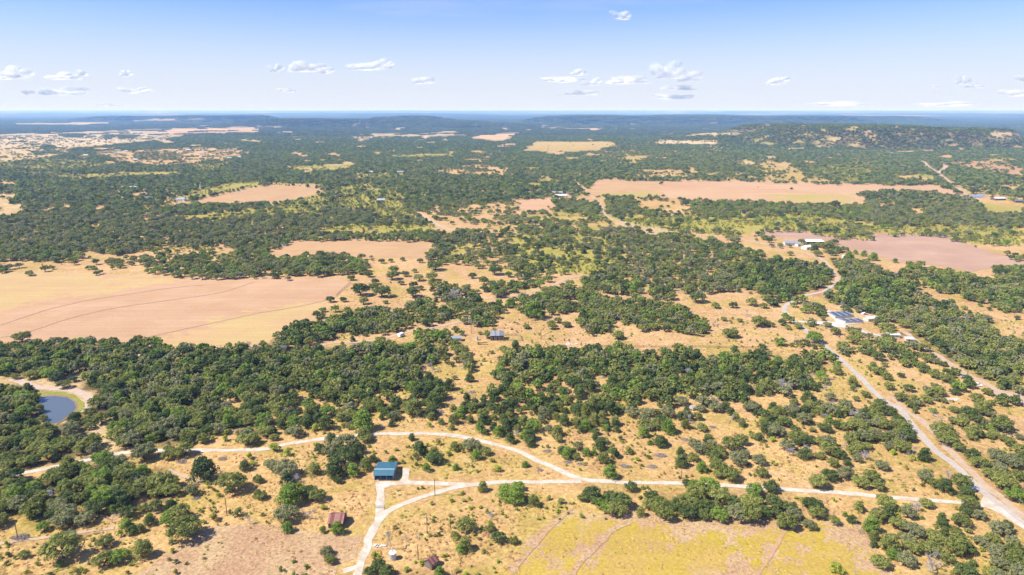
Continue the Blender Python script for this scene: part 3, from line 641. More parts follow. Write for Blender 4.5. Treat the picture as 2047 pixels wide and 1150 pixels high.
def sheet(name, px, m, label=None, amp=1.5, step=6.0, kind='structure'):
    pts = ragged(gpa(px), amp, step, len(name)); zl = LEVEL[0]; LEVEL[0] += 0.004
    bm = bmesh.new(); vs_ = [bm.verts.new((x, y, zl)) for x, y in pts]; f = bm.faces.new(vs_)
    if f.normal.z < 0: f.normal_flip()
    bm.normal_update(); bmesh.ops.triangulate(bm, faces=[f]); bm.normal_update()
    for f in bm.faces:
        if f.normal.z < 0: f.normal_flip()
    me = bpy.data.meshes.new(name); bm.to_mesh(me); bm.free(); me.materials.append(m)
    o = obj(name, me); struct(o, label, kind); return o
def patch_sheet(name, px, m, label, cell=1.0, fade=9.0, ns=7.0, hole=0.0):
    """a patch of different growth whose border breaks up into tufts"""
    P = np.array(gpa(px)); x0, y0 = P.min(0) - fade; x1, y1 = P.max(0) + fade
    xs, ys = np.arange(x0, x1, cell), np.arange(y0, y1, cell * 1.2); X, Y = np.meshgrid(xs, ys)
    ins = np.zeros(X.shape, bool); dist = np.full(X.shape, 1e9); n = len(P)
    for i in range(n):
        (ax, ay), (bx, by) = P[i], P[(i + 1) % n]
        if ay != by: ins ^= ((ay > Y) != (by > Y)) & (X < (bx - ax) * (Y - ay) / (by - ay) + ax)
        t = np.clip(((X - ax) * (bx - ax) + (Y - ay) * (by - ay)) / max(1e-9, (bx - ax) ** 2 + (by - ay) ** 2), 0, 1); dist = np.minimum(dist, np.hypot(X - ax - t * (bx - ax), Y - ay - t * (by - ay)))
    s = np.where(ins, dist, -dist) / fade
    nn = (fbm(X / ns, Y / ns, 17, 3) - .5) * 2.4 + (vnoise(X / cell * .7, Y / cell * .7, 5) - .5) * .9
    keep = (s + nn > hole) & (s > -1)
    zl = LEVEL[0]; LEVEL[0] += 0.004; idx = np.nonzero(keep); gx = xs[idx[1]]; gy = ys[idx[0]]; k = len(gx); hx, hy = cell * .5, cell * .6
    V = np.stack([np.stack([gx - hx, gy - hy], 1), np.stack([gx + hx, gy - hy], 1), np.stack([gx + hx, gy + hy], 1), np.stack([gx - hx, gy + hy], 1)], 1).reshape(-1, 2)
    V = np.concatenate([V, np.full((len(V), 1), zl)], 1); o = obj(name, raw_mesh(name, V, np.arange(4 * k).reshape(-1, 4), m)); struct(o, label); return o
PEA, STR, YEL = (0.47, 0.285, 0.15), (0.49, 0.32, 0.145), (0.50, 0.38, 0.09)
m_pink = field_material('pink_stubble', (0.52, 0.33, 0.195), (0.48, 0.295, 0.165), stripe=-62, sscale=0.25, amt=0.14)
m_yelband = field_material('yellow_stubble', (0.52, 0.37, 0.16), (0.51, 0.335, 0.165), stripe=-62, sscale=0.25, amt=0.12)
m_tan = field_material('tan_stubble', (0.50, 0.32, 0.16), (0.46, 0.28, 0.14), stripe=10, sscale=0.22, amt=0.1)
m_soil = field_material('bare_soil', (0.46, 0.30, 0.21), (0.39, 0.24, 0.165), stripe=-75, sscale=0.06, amt=0.08, patch=0.012)
m_green = field_material('green_regrowth', (0.40, 0.33, 0.09), (0.47, 0.32, 0.14), amt=0.15, patch=0.012)
m_tanf = field_material('reddish_stubble', (0.52, 0.335, 0.185), (0.50, 0.30, 0.165), stripe=8, sscale=0.1, amt=0.08, patch=0.01)
m_meadow = field_material('straw_meadow', (0.50, 0.345, 0.185), (0.44, 0.27, 0.15), amt=0.34, spk=0.8, patch=0.05, col3=(0.50, 0.37, 0.19))
m_yellow = field_material('yellow_meadow', (0.465, 0.335, 0.055), (0.47, 0.315, 0.085), stripe=-48, sscale=0.16, amt=0.24, spk=0.9, patch=0.05, col3=(0.49, 0.33, 0.16))
# big hay field at the left
sheet('hay_field', T('I', (-300,445),(0,445),(600,455),(1200,480),(1650,490),(2047,475)) + T('J', (150,485),(700,508),(762,532),(640,630),(560,672),(490,760),(465,810),(330,860),(200,930),(110,1005),(0,1060)) + T('I', (1700,1090),(1000,1040),(300,1010),(-300,1010)), m_pink, 'pinkish mown hay field', 1.2)
patch_sheet('hay_field', T('I', (-300,445),(0,446),(600,458),(1200,482),(1420,495),(1300,522),(900,572),(500,642),(200,692),(0,745),(-300,820)), m_yelband, 'yellow strip of the mown field', 2.6, 26, 38)
patch_sheet('hay_field', T('I', (2050,785),(1700,852),(1450,905),(1130,978),(1200,1040),(1700,1085)) + T('J', (0,1055),(110,1003),(200,928),(330,858),(465,808),(488,758),(545,684),(300,735)), m_yelband, 'golden strip of the mown field', 2.6, 26, 38)
sheet('hay_field', T('J', (110,300),(160,240),(300,190),(900,185),(1380,195),(1340,350),(1200,340),(870,345),(560,320),(200,330)), m_tan, 'tan mown field walled in by oaks', 1.0)
sheet('hay_field', [(376,403),(420,390),(510,373),(538,368),(612,371),(657,375),(632,388),(590,399),(548,409),(500,409),(445,409)], m_tan, 'tan field among the dense woods', 1.0)
sheet('hay_field', T('O', (645,625),(1170,630),(1205,770),(900,762),(628,740)), m_tan, 'tan hay field with mowing lines', 0.8)
sheet('hay_field', T('O', (1174,630),(2047,635)) + T('P', (100,640),(650,655),(1380,662),(1600,755),(1300,740),(1150,705),(800,715),(760,740),(830,832),(480,827),(0,805)) + T('O', (1600,785),(1209,773)), m_tanf, 'reddish hay field of the far flat', 0.8)
patch_sheet('hay_field', T('P', (80,752),(250,735),(500,738),(740,742),(720,790),(560,822),(400,820),(100,790)), m_green, 'greening patch of the far field', 4.0, 30, 22)
patch_sheet('hay_field', T('O', (650,735),(900,725),(1100,715),(1180,730),(1198,766),(900,760)), m_green, 'greening edge of the far field', 4.0, 24, 20)
sheet('ploughed_field', T('K', (1890,130),(1960,128),(2047,122)) + T('L', (280,120),(450,150),(640,185),(840,195),(870,150),(1200,150),(1430,165),(1520,210),(1950,340),(2140,365),(2140,440),(1850,410),(1640,450),(1400,400),(1100,380),(950,340),(700,270),(560,230),(250,190),(0,165)), m_soil, 'bare pinkish soil field sweeping to the edge', 1.0)
sheet('fallow_field', T('O', (70,782),(320,767),(350,850),(260,868),(80,858)), m_tanf, 'small reddish field behind the oaks', 1.0)
sheet('meadow', T('B', (1950,1142),(2047,1000)) + T('C', (130,850),(330,700),(470,605),(640,650),(1000,660),(1240,680),(1500,720),(1800,670),(2047,700)) + T('D', (420,730),(560,680),(650,730),(860,860),(860,920),(1000,1060),(1060,1180)) + T('C', (1000,1300),(-300,1300)), m_meadow, 'straw coloured meadow with tussocks', 1.5, 4)
patch_sheet('meadow', T('C', (0,1150),(230,880),(400,720),(470,690),(600,690),(740,740),(690,820),(500,980),(400,1120),(340,1300),(-100,1300)), m_yellow, 'yellow flowering meadow, outer strip', 0.9)
patch_sheet('meadow', T('C', (520,1120),(640,980),(850,800),(1000,735),(1240,720),(1200,850),(1300,880),(1500,790),(1650,830),(1700,900),(1750,1000),(1650,1060),(1560,1142),(1500,1300),(400,1300)), m_yellow, 'yellow flowering meadow, broad middle', 0.9)
patch_sheet('meadow', T('C', (1880,820),(2047,740)) + T('D', (100,760),(60,860),(0,960),(-60,1040),(-180,900)), m_yellow, 'yellow flowering strip by the oaks', 0.9)
patch_sheet('meadow', T('D', (200,740),(420,770),(300,870),(200,930),(160,850)), m_yellow, 'yellow flowering patch near the woods', 0.9)
patch_sheet('meadow', T('D', (480,930),(600,900),(760,1000),(800,1142),(300,1200),(0,1200),(100,1030),(300,1000)), m_yellow, 'yellow flowering patch at the meadow corner', 0.9)
sheet('meadow', T('A', (1450,880),(1650,760),(1900,740),(2060,750)) + T('B', (400,780),(480,830),(620,800),(860,820),(800,1000),(640,1060),(560,1300)) + T('A', (1200,1300),(1100,1142),(1300,1000)), m_meadow, 'straw meadow left of the gravel lane'.replace('left', 'west'), 1.6, 4)

# ---- roads
def road_material(name, c1, c2, ruts=False):
    return field_material(name, c1, c2, amt=0.16, spk=1.6, patch=0.25, gain=0.84)
m_caliche = road_material('caliche_gravel', (0.64, 0.56, 0.47), (0.50, 0.41, 0.31))
m_paved = road_material('worn_chipseal', (0.50, 0.43, 0.37), (0.44, 0.38, 0.33))
m_dirt = road_material('dirt_track', (0.52, 0.39, 0.28), (0.47, 0.33, 0.22))
m_pathm = road_material('pinkish_gravel', (0.56, 0.43, 0.34), (0.50, 0.37, 0.28))
m_concrete = field_material('pale_concrete', (0.60, 0.57, 0.52), (0.50, 0.46, 0.40), amt=0.08, patch=0.2)
m_trace = field_material('wheel_trace', (0.47, 0.285, 0.175), (0.50, 0.31, 0.19), amt=0.2, patch=0.2)
def smooth_line(P, step=3.0):
    P = [Vector(p).to_3d() for p in P]; out = []
    for i in range(len(P) - 1):
        p0, p1, p2, p3 = P[max(0, i - 1)], P[i], P[i + 1], P[min(len(P) - 1, i + 2)]
        n = max(2, min(60, int((p2 - p1).length / step)))
        for k in range(n):
            t = k / n
            out.append(0.5 * ((2 * p1) + (-p0 + p2) * t + (2 * p0 - 5 * p1 + 4 * p2 - p3) * t * t + (-p0 + 3 * p1 - 3 * p2 + p3) * t ** 3))
    out.append(P[-1]); return out
ROADS = []
def ribbon(name, px, w, m, label, edge=0.5, off=0.0, w2=None):
    L = smooth_line(gpa(px)); ROADS.append((L, w / 2)) if w > 2.3 else None; zl = LEVEL[0]; LEVEL[0] += 0.004; V = []; F = []
    for i, p in enumerate(L):
        d = (L[min(i + 1, len(L) - 1)] - L[max(i - 1, 0)]); d.z = 0; d.normalize(); nrm = Vector((-d.y, d.x, 0))
        ww = w + ((w2 or w) - w) * i / len(L)
        a = p + nrm * (ww / 2 + off + edge * (float(vnoise(p.x / 4, p.y / 4, 3)) - .5) * 2); b = p - nrm * (ww / 2 - off + edge * (float(vnoise(p.x / 4, p.y / 4, 8)) - .5) * 2)
        V += [(a.x, a.y, zl + float(terrain(a.x, a.y))), (b.x, b.y, zl + float(terrain(b.x, b.y)))]
        if i: F.append((2 * i - 2, 2 * i - 1, 2 * i + 1, 2 * i))
    o = obj(name, raw_mesh(name, V, F, m)); struct(o, label); return o
ribbon('lane', [(-60,962)] + T('A', (0,370),(290,318),(520,272)) + [(175,920),(215,910)] + T('A', (960,180),(1150,165),(1350,158),(1700,160),(2030,153)) + T('B', (140,135),(281,105),(450,82),(600,60),(780,42),(950,32),(1200,27),(1450,32),(1650,57),(1850,102),(2047,158)) + T('C', (100,185),(200,232),(400,322),(550,385),(700,400),(900,413),(1150,417),(1350,420)) + T('D', (-250,440),(60,460),(350,478),(650,497),(900,520),(1200,545),(1500,568),(1700,590),(1850,610)), 2.9, m_caliche, 'pale gravel lane winding through the whole ranch')
ribbon('lane', T('B', (985,425),(1080,420),(1200,414),(1500,424),(1700,430),(1900,412)) + T('C', (60,405),(300,408),(560,406)), 2.8, m_caliche, 'straight pale gravel lane passing the teal shed')
ribbon('lane', T('B', (1720,432),(1600,445),(1450,485),(1300,530),(1150,590),(1040,645),(975,715),(915,810),(878,920),(838,1030),(808,1142),(790,1240)), 2.8, m_caliche, 'curving gravel lane running down past the tank', w2=3.2)
ribbon('lane', T('B', (990,415),(985,460),(982,540),(978,620),(972,715)), 3.0, m_caliche, 'short gravel spur in front of the teal shed')
ribbon('lane', T('B', (835,1060),(780,1085),(690,1110)), 2.6, m_caliche, 'short gravel spur at the lane')
sheet('gravel_pad', T('B', (1160,300),(1222,300),(1205,360),(1200,390),(1250,412),(1130,416),(1150,385)), m_caliche, 'gravel pad beside the teal shed', 0.5, 1.5)
sheet('gravel_pad', T('B', (950,408),(1060,405),(1130,412),(1060,445),(1015,465),(965,460)), m_caliche, 'gravel turning place before the shed', 0.4, 1.5)
ribbon('dirt_verge', T('H', (1000,600),(1120,715),(1250,800),(1420,960)) + T('D', (1430,130),(1560,260),(1700,400),(1900,560),(2060,700)), 3.4, m_dirt, 'bare reddish verge beside the paved road', 0.8)
ribbon('road', T('L', (560,540),(470,600),(300,640),(215,685),(165,722),(162,755),(200,800),(250,848),(320,900)) + T('H', (390,140),(470,195),(560,270),(660,360),(760,450),(860,560),(960,640),(1070,705),(1150,800),(1250,920),(1350,1030)) + T('D', (1480,260),(1620,390),(1730,490),(1870,600),(2060,760),(2200,880)), 3.6, m_paved, 'narrow paved road running down through the oaks', 0.3)
sheet('gravel_pad', T('D', (1690,590),(1720,520),(1830,590),(2060,770),(2060,800),(1900,690)), m_caliche, 'wide gravel mouth where lane meets road', 0.6, 3)
ribbon('dirt_road', T('H', (1100,90),(1200,165),(1300,238),(1400,300),(1500,372),(1600,430),(1700,480),(1850,560),(2060,650)), 4.4, m_dirt, 'reddish dirt road along the dense woods', 1.0)
sheet('dirt_yard', T('H', (1780,540),(1850,540),(2000,570),(2060,600),(2060,660),(1900,640),(1820,590)), m_dirt, 'bare dirt yard at the woods edge', 1.0, 4)
sheet('dirt_yard', T('H', (1390,640),(1440,612),(1540,612),(1520,640),(1440,645)), m_caliche, 'pale scraped patch by the oaks', 0.8, 3)
ribbon('dirt_road', T('L', (560,545),(580,500),(545,440),(510,395),(450,345),(360,310),(260,285),(100,245),(-60,215)), 3.8, m_dirt, 'dirt road climbing to the white roofed homestead', 0.8)
ribbon('dirt_road', T('K', (2030,235),(1800,190),(1600,165),(1400,150),(1200,125),(1000,90),(850,50),(745,0)) + T('O', (735,880),(720,840),(690,800),(620,742),(550,680),(490,635)), 4.2, m_dirt, 'dirt road crossing the savanna to the far farm', 0.8)
ribbon('dirt_road', T('N', (1290,890),(1400,960),(1500,1010),(1700,1035),(2060,1045)), 7.0, m_dirt, 'dirt road beside the dense grove', 1.0)
ribbon('dirt_road', T('K', (-200,660),(0,640),(200,600),(330,560),(450,500),(570,483)), 3.6, m_dirt, 'faint track through the central savanna', 0.6)
ribbon('dirt_road', T('F', (430,222),(600,185),(800,175),(1000,150),(1160,105),(1500,40),(1700,-10)), 3.0, m_dirt, 'faint track leading to the old barn', 0.6)
ribbon('dirt_road', T('A', (-50,900),(200,870),(480,830),(700,800),(900,770)), 1.5, m_dirt, 'faint track among the near oaks', 0.6)
ribbon('dirt_road', T('A', (1330,310),(1480,380),(1600,410),(1740,425)), 1.6, m_dirt, 'faint footpath beside the thicket', 0.4)
ribbon('dirt_road', T('P', (1090,455),(1240,480),(1300,530),(1370,575),(1450,640),(1500,680),(1600,750),(1700,790)), 9.0, m_dirt, 'pale ranch road on the far slope', 1.0)
ribbon('dirt_road', T('P', (1320,490),(1430,520),(1370,575)), 9.0, m_dirt, 'pale spur of the far ranch road', 1.0)
ribbon('pond_path', T('E', (100,462),(280,525),(450,540),(600,562),(690,605),(715,640),(690,680),(650,725)), 5.0, m_pathm, 'pale bank path curving round the pond', 0.5)
for tr in (((0,868),(200,800),(400,738),(700,670),(1000,625),(1300,580),(1600,550)), ((0,965),(200,925),(500,828),(700,775),(900,733),(1300,675),(1700,618),(1900,560),(2000,528))):
    ribbon('wheel_trace', T('I', *tr), 1.5, m_trace, 'darker vehicle trace across the hay field', 0.4)
ribbon('field_edge', T('I', (1100,975),(1450,898),(1780,828),(2047,770)) + T('J', (300,728),(540,675),(620,650),(700,585),(762,533)), 1.3, m_trace, 'dark weedy border line of the field', 0.3)
ribbon('field_edge', T('C', (0,1130),(230,860),(440,655),(500,610)), 1.8, m_meadow, 'worn strip along the meadow', 0.9)
ribbon('field_edge', T('D', (-40,1142),(60,980),(170,790)), 1.2, m_trace, 'worn strip between the meadows', 0.5)
ribbon('field_edge', T('C', (480,1142),(620,970),(800,800),(960,720)), 2.6, m_meadow, 'straw strip between the yellow meadows', 0.8)
# ---- pond
m_water = bpy.data.materials.new('pond_water'); m_water.use_nodes = True; nt = m_water.node_tree; b = nt.nodes['Principled BSDF']
b.inputs['Base Color'].default_value = (0.09, 0.105, 0.11, 1); b.inputs['Roughness'].default_value = 0.15; b.inputs['Specular IOR Level'].default_value = 0.6
wnz = N(nt, 'ShaderNodeTexNoise', Scale=1.5, Detail=3.0); wb = N(nt, 'ShaderNodeBump', Strength=0.15, Distance=0.1)
nt.links.new(wnz.outputs[0], wb.inputs['Height']); nt.links.new(wb.outputs[0], b.inputs['Normal'])
m_bank = field_material('green_bank', (0.24, 0.26, 0.04), (0.33, 0.30, 0.07), amt=0.3, patch=0.15)
sheet('pond_bank', T('E', (280,570),(400,562),(500,568),(600,598),(650,645),(662,690),(640,720),(560,760),(440,830),(330,800),(270,720),(270,640)), m_bank, 'bright green grassy pond bank', 0.5, 2)
sheet('mud_rim', T('E', (275,612),(340,592),(440,588),(545,603),(600,640),(615,690),(590,725),(480,812),(400,830),(320,790),(268,710)), field_material('wet_mud', (0.33, 0.22, 0.14), (0.24, 0.16, 0.10), amt=0.2), 'muddy rim of the pond', 0.3, 1.5)
pond = sheet('pond_water', T('E', (285,625),(345,605),(440,600),(535,613),(585,648),(600,690),(575,725),(520,765),(470,806),(410,818),(360,800),(320,765),(285,705)), m_water, 'round stock pond under the oaks', 0.15, 1.5)
LEVEL[0] += 0.004
# concrete aprons of the compound at the right
sheet('concrete_apron', T('L', (480,757),(520,752),(600,815),(780,835),(800,850),(660,865),(640,890),(560,885),(470,870),(400,855),(400,840),(480,838),(570,845)), m_concrete, 'white concrete apron before the blue roofs', 0.2, 2)
ribbon('driveway', T('L', (270,840),(330,845),(400,846),(520,848)), 4.0, m_concrete, 'white driveway off the paved road', 0.2)
ribbon('driveway', T('L', (740,905),(800,925),(880,945),(1000,955),(1060,955)), 4.0, m_concrete, 'white driveway under the compound oaks', 0.3)
ribbon('driveway', T('L', (1120,985),(1180,990)), 3.5, m_concrete, 'white driveway end by the dirt road', 0.3)
# ------------------------------------------------------------------ plants
def leaf_material(name, c1, c2, g=1.75):
    c1 = tuple(g * a for a in c1); c2 = tuple(g * a for a in c2)
    _d = """foliage: leaf colour varies from clump to clump and tree to tree"""
    m = bpy.data.materials.new(name); m.use_nodes = True; nt = m.node_tree; b = nt.nodes['Principled BSDF']
    b.inputs['Roughness'].default_value = 0.65; b.inputs['Specular IOR Level'].default_value = 0.25
    oi = N(nt, 'ShaderNodeObjectInfo'); at = N(nt, 'ShaderNodeAttribute', attribute_name='leaf')
    ad = N(nt, 'ShaderNodeMath', operation='MULTIPLY_ADD'); ad.inputs[1].default_value = 0.5
    hf = N(nt, 'ShaderNodeMath', operation='MULTIPLY'); hf.inputs[1].default_value = 0.5
    nt.links.new(oi.outputs['Random'], ad.inputs[0]); nt.links.new(at.outputs['Fac'], hf.inputs[0]); nt.links.new(hf.outputs[0], ad.inputs[2])
    r = N(nt, 'ShaderNodeMix', data_type='RGBA'); r.inputs[6].default_value = (*c1, 1); r.inputs[7].default_value = (*c2, 1)
    nt.links.new(ad.outputs[0], r.inputs[0]); nt.links.new(r.outputs[2], b.inputs['Base Color'])
    tr = N(nt, 'ShaderNodeBsdfTranslucent'); nt.links.new(r.outputs[2], tr.inputs[0])
    mx_ = N(nt, 'ShaderNodeMixShader'); mx_.inputs[0].default_value = 0.38
    nt.links.new(b.outputs[0], mx_.inputs[1]); nt.links.new(tr.outputs[0], mx_.inputs[2]); nt.links.new(mx_.outputs[0], nt.nodes['Material Output'].inputs[0])
    return m
LM = dict(
    olive=leaf_material('olive_leaves', (0.075, 0.092, 0.018), (0.225, 0.230, 0.060)),
    dark=leaf_material('dark_leaves', (0.035, 0.056, 0.014), (0.115, 0.142, 0.036)),
    grey=leaf_material('grey_green_leaves', (0.105, 0.113, 0.048), (0.205, 0.203, 0.092)),
    bright=leaf_material('bright_leaves', (0.080, 0.130, 0.018), (0.185, 0.240, 0.040)),
    lime=leaf_material('lime_leaves', (0.17, 0.21, 0.025), (0.30, 0.32, 0.045)),
    gold=leaf_material('yellowing_leaves', (0.20, 0.18, 0.04), (0.29, 0.24, 0.065)))
m_bark = mat('grey_bark', (0.19, 0.16, 0.135), 0.9, var=0.5, scale=3)
m_dead = mat('bleached_wood', (0.40, 0.37, 0.37), 0.9, var=0.4, scale=3)

def leaf_quads(Cn, Nn, s, rg):
    """quads centred at Cn facing roughly Nn"""
    n = len(Cn); r = rg.normal(size=(n, 3)); t = np.cross(Nn, r); t /= np.linalg.norm(t, axis=1, keepdims=True) + 1e-9
    b_ = np.cross(Nn, t); b_ /= np.linalg.norm(b_, axis=1, keepdims=True) + 1e-9
    s = s[:, None] / 2
    return np.stack([Cn - t * s - b_ * s * .7, Cn + t * s - b_ * s * .7, Cn + t * s + b_ * s * .7, Cn - t * s + b_ * s * .7], 1).reshape(-1, 3)
def crown_arrays(rg, kind, ncl, nleaf, ls, Rr, Ht):
    cl = []
    for k in range(ncl):
        a = rg.uniform(0, 2 * math.pi)
        if kind == 'oak':
            rr = math.sqrt(rg.uniform(0, 1)) * 0.80; zt = 0.40 + 0.46 * math.sqrt(max(0, 1 - rr * rr)) * rg.uniform(0.15, 1.0) - 0.24 * rr * rg.uniform(0, 1)
            cr = rg.uniform(0.14, 0.25)
        elif kind == 'juniper':
            zt = rg.uniform(0.12, 0.85); rr = (1 - zt) ** 0.6 * rg.uniform(0.3, 0.95); cr = rg.uniform(0.18, 0.30)
        else:
            zt = rg.uniform(0.2, 0.75); rr = rg.uniform(0, 0.8) * (1.15 - zt); cr = rg.uniform(0.15, 0.26)
        cl.append((rr * Rr * math.cos(a), rr * Rr * math.sin(a), zt * Ht, cr * Rr))
    cl = np.array(cl)
    # an uneven outline: squash the crown along a random axis
    ax = rg.uniform(0, math.pi); k = rg.uniform(0.8, 1.0); c_, s_ = math.cos(ax), math.sin(ax)
    x, y = cl[:, 0] * c_ + cl[:, 1] * s_, (-cl[:, 0] * s_ + cl[:, 1] * c_) * k
    cl[:, 0], cl[:, 1] = x * c_ - y * s_, x * s_ + y * c_
    per = max(1, nleaf // ncl); P = []; NN = []; LV = []
    for (x, y, z_, r) in cl:
        d = rg.normal(size=(per, 3)); d /= np.linalg.norm(d, axis=1, keepdims=True)
        d[:, 2] = np.where(d[:, 2] < -0.35, -d[:, 2], d[:, 2])
        rad = r * (0.55 + 0.5 * rg.uniform(0, 1, (per, 1)) ** 0.6)
        P.append(np.array([x, y, z_]) + d * rad * np.array([1, 1, 0.8])); NN.append(d + rg.normal(size=(per, 3)) * 0.45)
        LV.append(np.full(per, rg.uniform(0, 1)))
    P = np.concatenate(P); NN = np.concatenate(NN); NN /= np.linalg.norm(NN, axis=1, keepdims=True); LV = np.concatenate(LV)
    P[:, 2] = np.maximum(P[:, 2], ls * 0.4)
    return P, NN, LV, cl
def mesh_from_leaves(name, P, NN, LV, ls, rg, material):
    V = leaf_quads(P, NN, ls * rg.uniform(0.6, 1.3, len(P)), rg)
    me = raw_mesh(name, V, np.arange(len(V)).reshape(-1, 4), material)
    a = me.attributes.new('leaf', 'FLOAT', 'POINT'); a.data.foreach_set('value', np.repeat(np.clip(LV + rg.normal(size=len(LV)) * .15, 0, 1), 4).astype(np.float32))
    return me
def trunk_mesh(name, rg, cl, Rr, Ht, nl=7, sides=5):
    mb = MB(); fork = Vector((rg.normal() * .1 * Rr, rg.normal() * .1 * Rr, Ht * 0.22)); r0 = Rr * 0.065
    mb.tube((0, 0, -0.1), fork, r0 * 1.25, r0, sides)
    order = rg.permutation(len(cl))[:nl]
    for i in order:
        e = Vector(cl[i][:3]); mid = fork.lerp(e, 0.5) + Vector((rg.normal() * .06 * Rr, rg.normal() * .06 * Rr, -0.04 * Ht))
        mb.tube(fork, mid, r0 * .7, r0 * .42, 4); mb.tube(mid, e, r0 * .42, r0 * .15, 4)
    return mb.mesh(name, m_bark)
def dead_mesh(name, rg, Rr, Ht, depth=4, m=None):
    mb = MB()
    def br(p, d, L, r, k):
        q = p + d * L; mb.tube(p, q, r, r * .6, 4 if r > .05 else 3)
        if k == 0: return
        for _ in range(int(rg.integers(3, 5))):
            nd = (d + Vector(rg.normal(size=3)) * 0.62 + Vector((0, 0, 0.08))).normalized(); br(q if rg.uniform() < .7 else p.lerp(q, .6), nd, L * rg.uniform(.55, .8), r * .64, k - 1)
    br(Vector((0, 0, -0.1)), Vector((rg.normal() * .1, rg.normal() * .1, 1)).normalized(), 1.0, 0.08, depth)
    V = np.array(mb.v); V[:, :2] *= Rr / max(0.1, np.percentile(np.abs(V[:, :2]), 97)); V[:, 2] *= Ht / V[:, 2].max()
    mb.v = [tuple(p) for p in V]; return mb.mesh(name, m or m_dead)
def brush_mesh(name, rg, Rr, Ht):
    mb = MB()
    for k in range(150):
        a = rg.uniform(0, 2 * math.pi); r = math.sqrt(rg.uniform()) * Rr * .9; z_ = (1 - (r / Rr) ** 2) * Ht * rg.uniform(0.1, 1); L = rg.uniform(.5, 1.3); t = rg.uniform(0, 2 * math.pi)
        p = Vector((r * math.cos(a), r * math.sin(a) * .7, z_)); d = Vector((math.cos(t), math.sin(t), rg.uniform(-.2, .35)))
        mb.tube(p - d * L * .5, p + d * L * .5, .06, .025, 3)
    return mb.mesh(name, mat('grey_brush', (0.27, 0.24, 0.26), 0.9, var=0.4, scale=2))

# prototypes: (kind, tone) -> list of (crown mesh, trunk mesh) normalised to crown radius 1 m wide and height 1 m? -> built at real size, radius 5 m, height 6.5 m
PR, PH = 5.0, 6.6
def build_lod(lod):
    """0: near individuals, 1: mid, 2: far"""
    nl = {0: (2900, .40, 58), 1: (620, .85, 34), 2: (110, 1.9, 18)}[lod]
    out = {}
    for kind, tones, nv in (('oak', ('olive', 'dark', 'grey', 'bright'), (3, 3, 2)[lod]), ('juniper', ('dark', 'bright', 'olive'), (3, 2, 2)[lod]), ('scrub', ('lime', 'gold', 'olive'), (2, 2, 1)[lod])):
        for k in range(nv):
            rg = np.random.default_rng(100 * lod + 10 * k + len(kind))
            ncl = nl[2] if kind != 'scrub' else nl[2] // 2
            P, NN, LV, cl = crown_arrays(rg, kind, ncl, nl[0] if kind != 'scrub' else nl[0] // 2, nl[1], PR, PH if kind != 'scrub' else PH * .8)
            tr = trunk_mesh('trunk', rg, cl, PR, PH, (9, 5, 0)[lod], (6, 4, 3)[lod]) if kind == 'oak' or lod == 0 else None
            base = mesh_from_leaves('crown', P, NN, LV, nl[1], rg, None)
            for t in tones:
                me = base.copy(); me.materials.clear(); me.materials.append(LM[t]); out.setdefault((kind, t), []).append((me, tr))
        rg = np.random.default_rng(5)
    dn = 3 if lod == 0 else 2
    out[('dead', 'grey')] = [(dead_mesh('branches', np.random.default_rng(40 + q + lod), PR * .8, PH * .9, (5, 4, 3)[lod]), None) for q in range(dn)]
    return out
LOD = [build_lod(0), build_lod(1), build_lod(2)]
brush = [brush_mesh('brush', np.random.default_rng(60 + q), 3.0, 0.9) for q in range(2)]

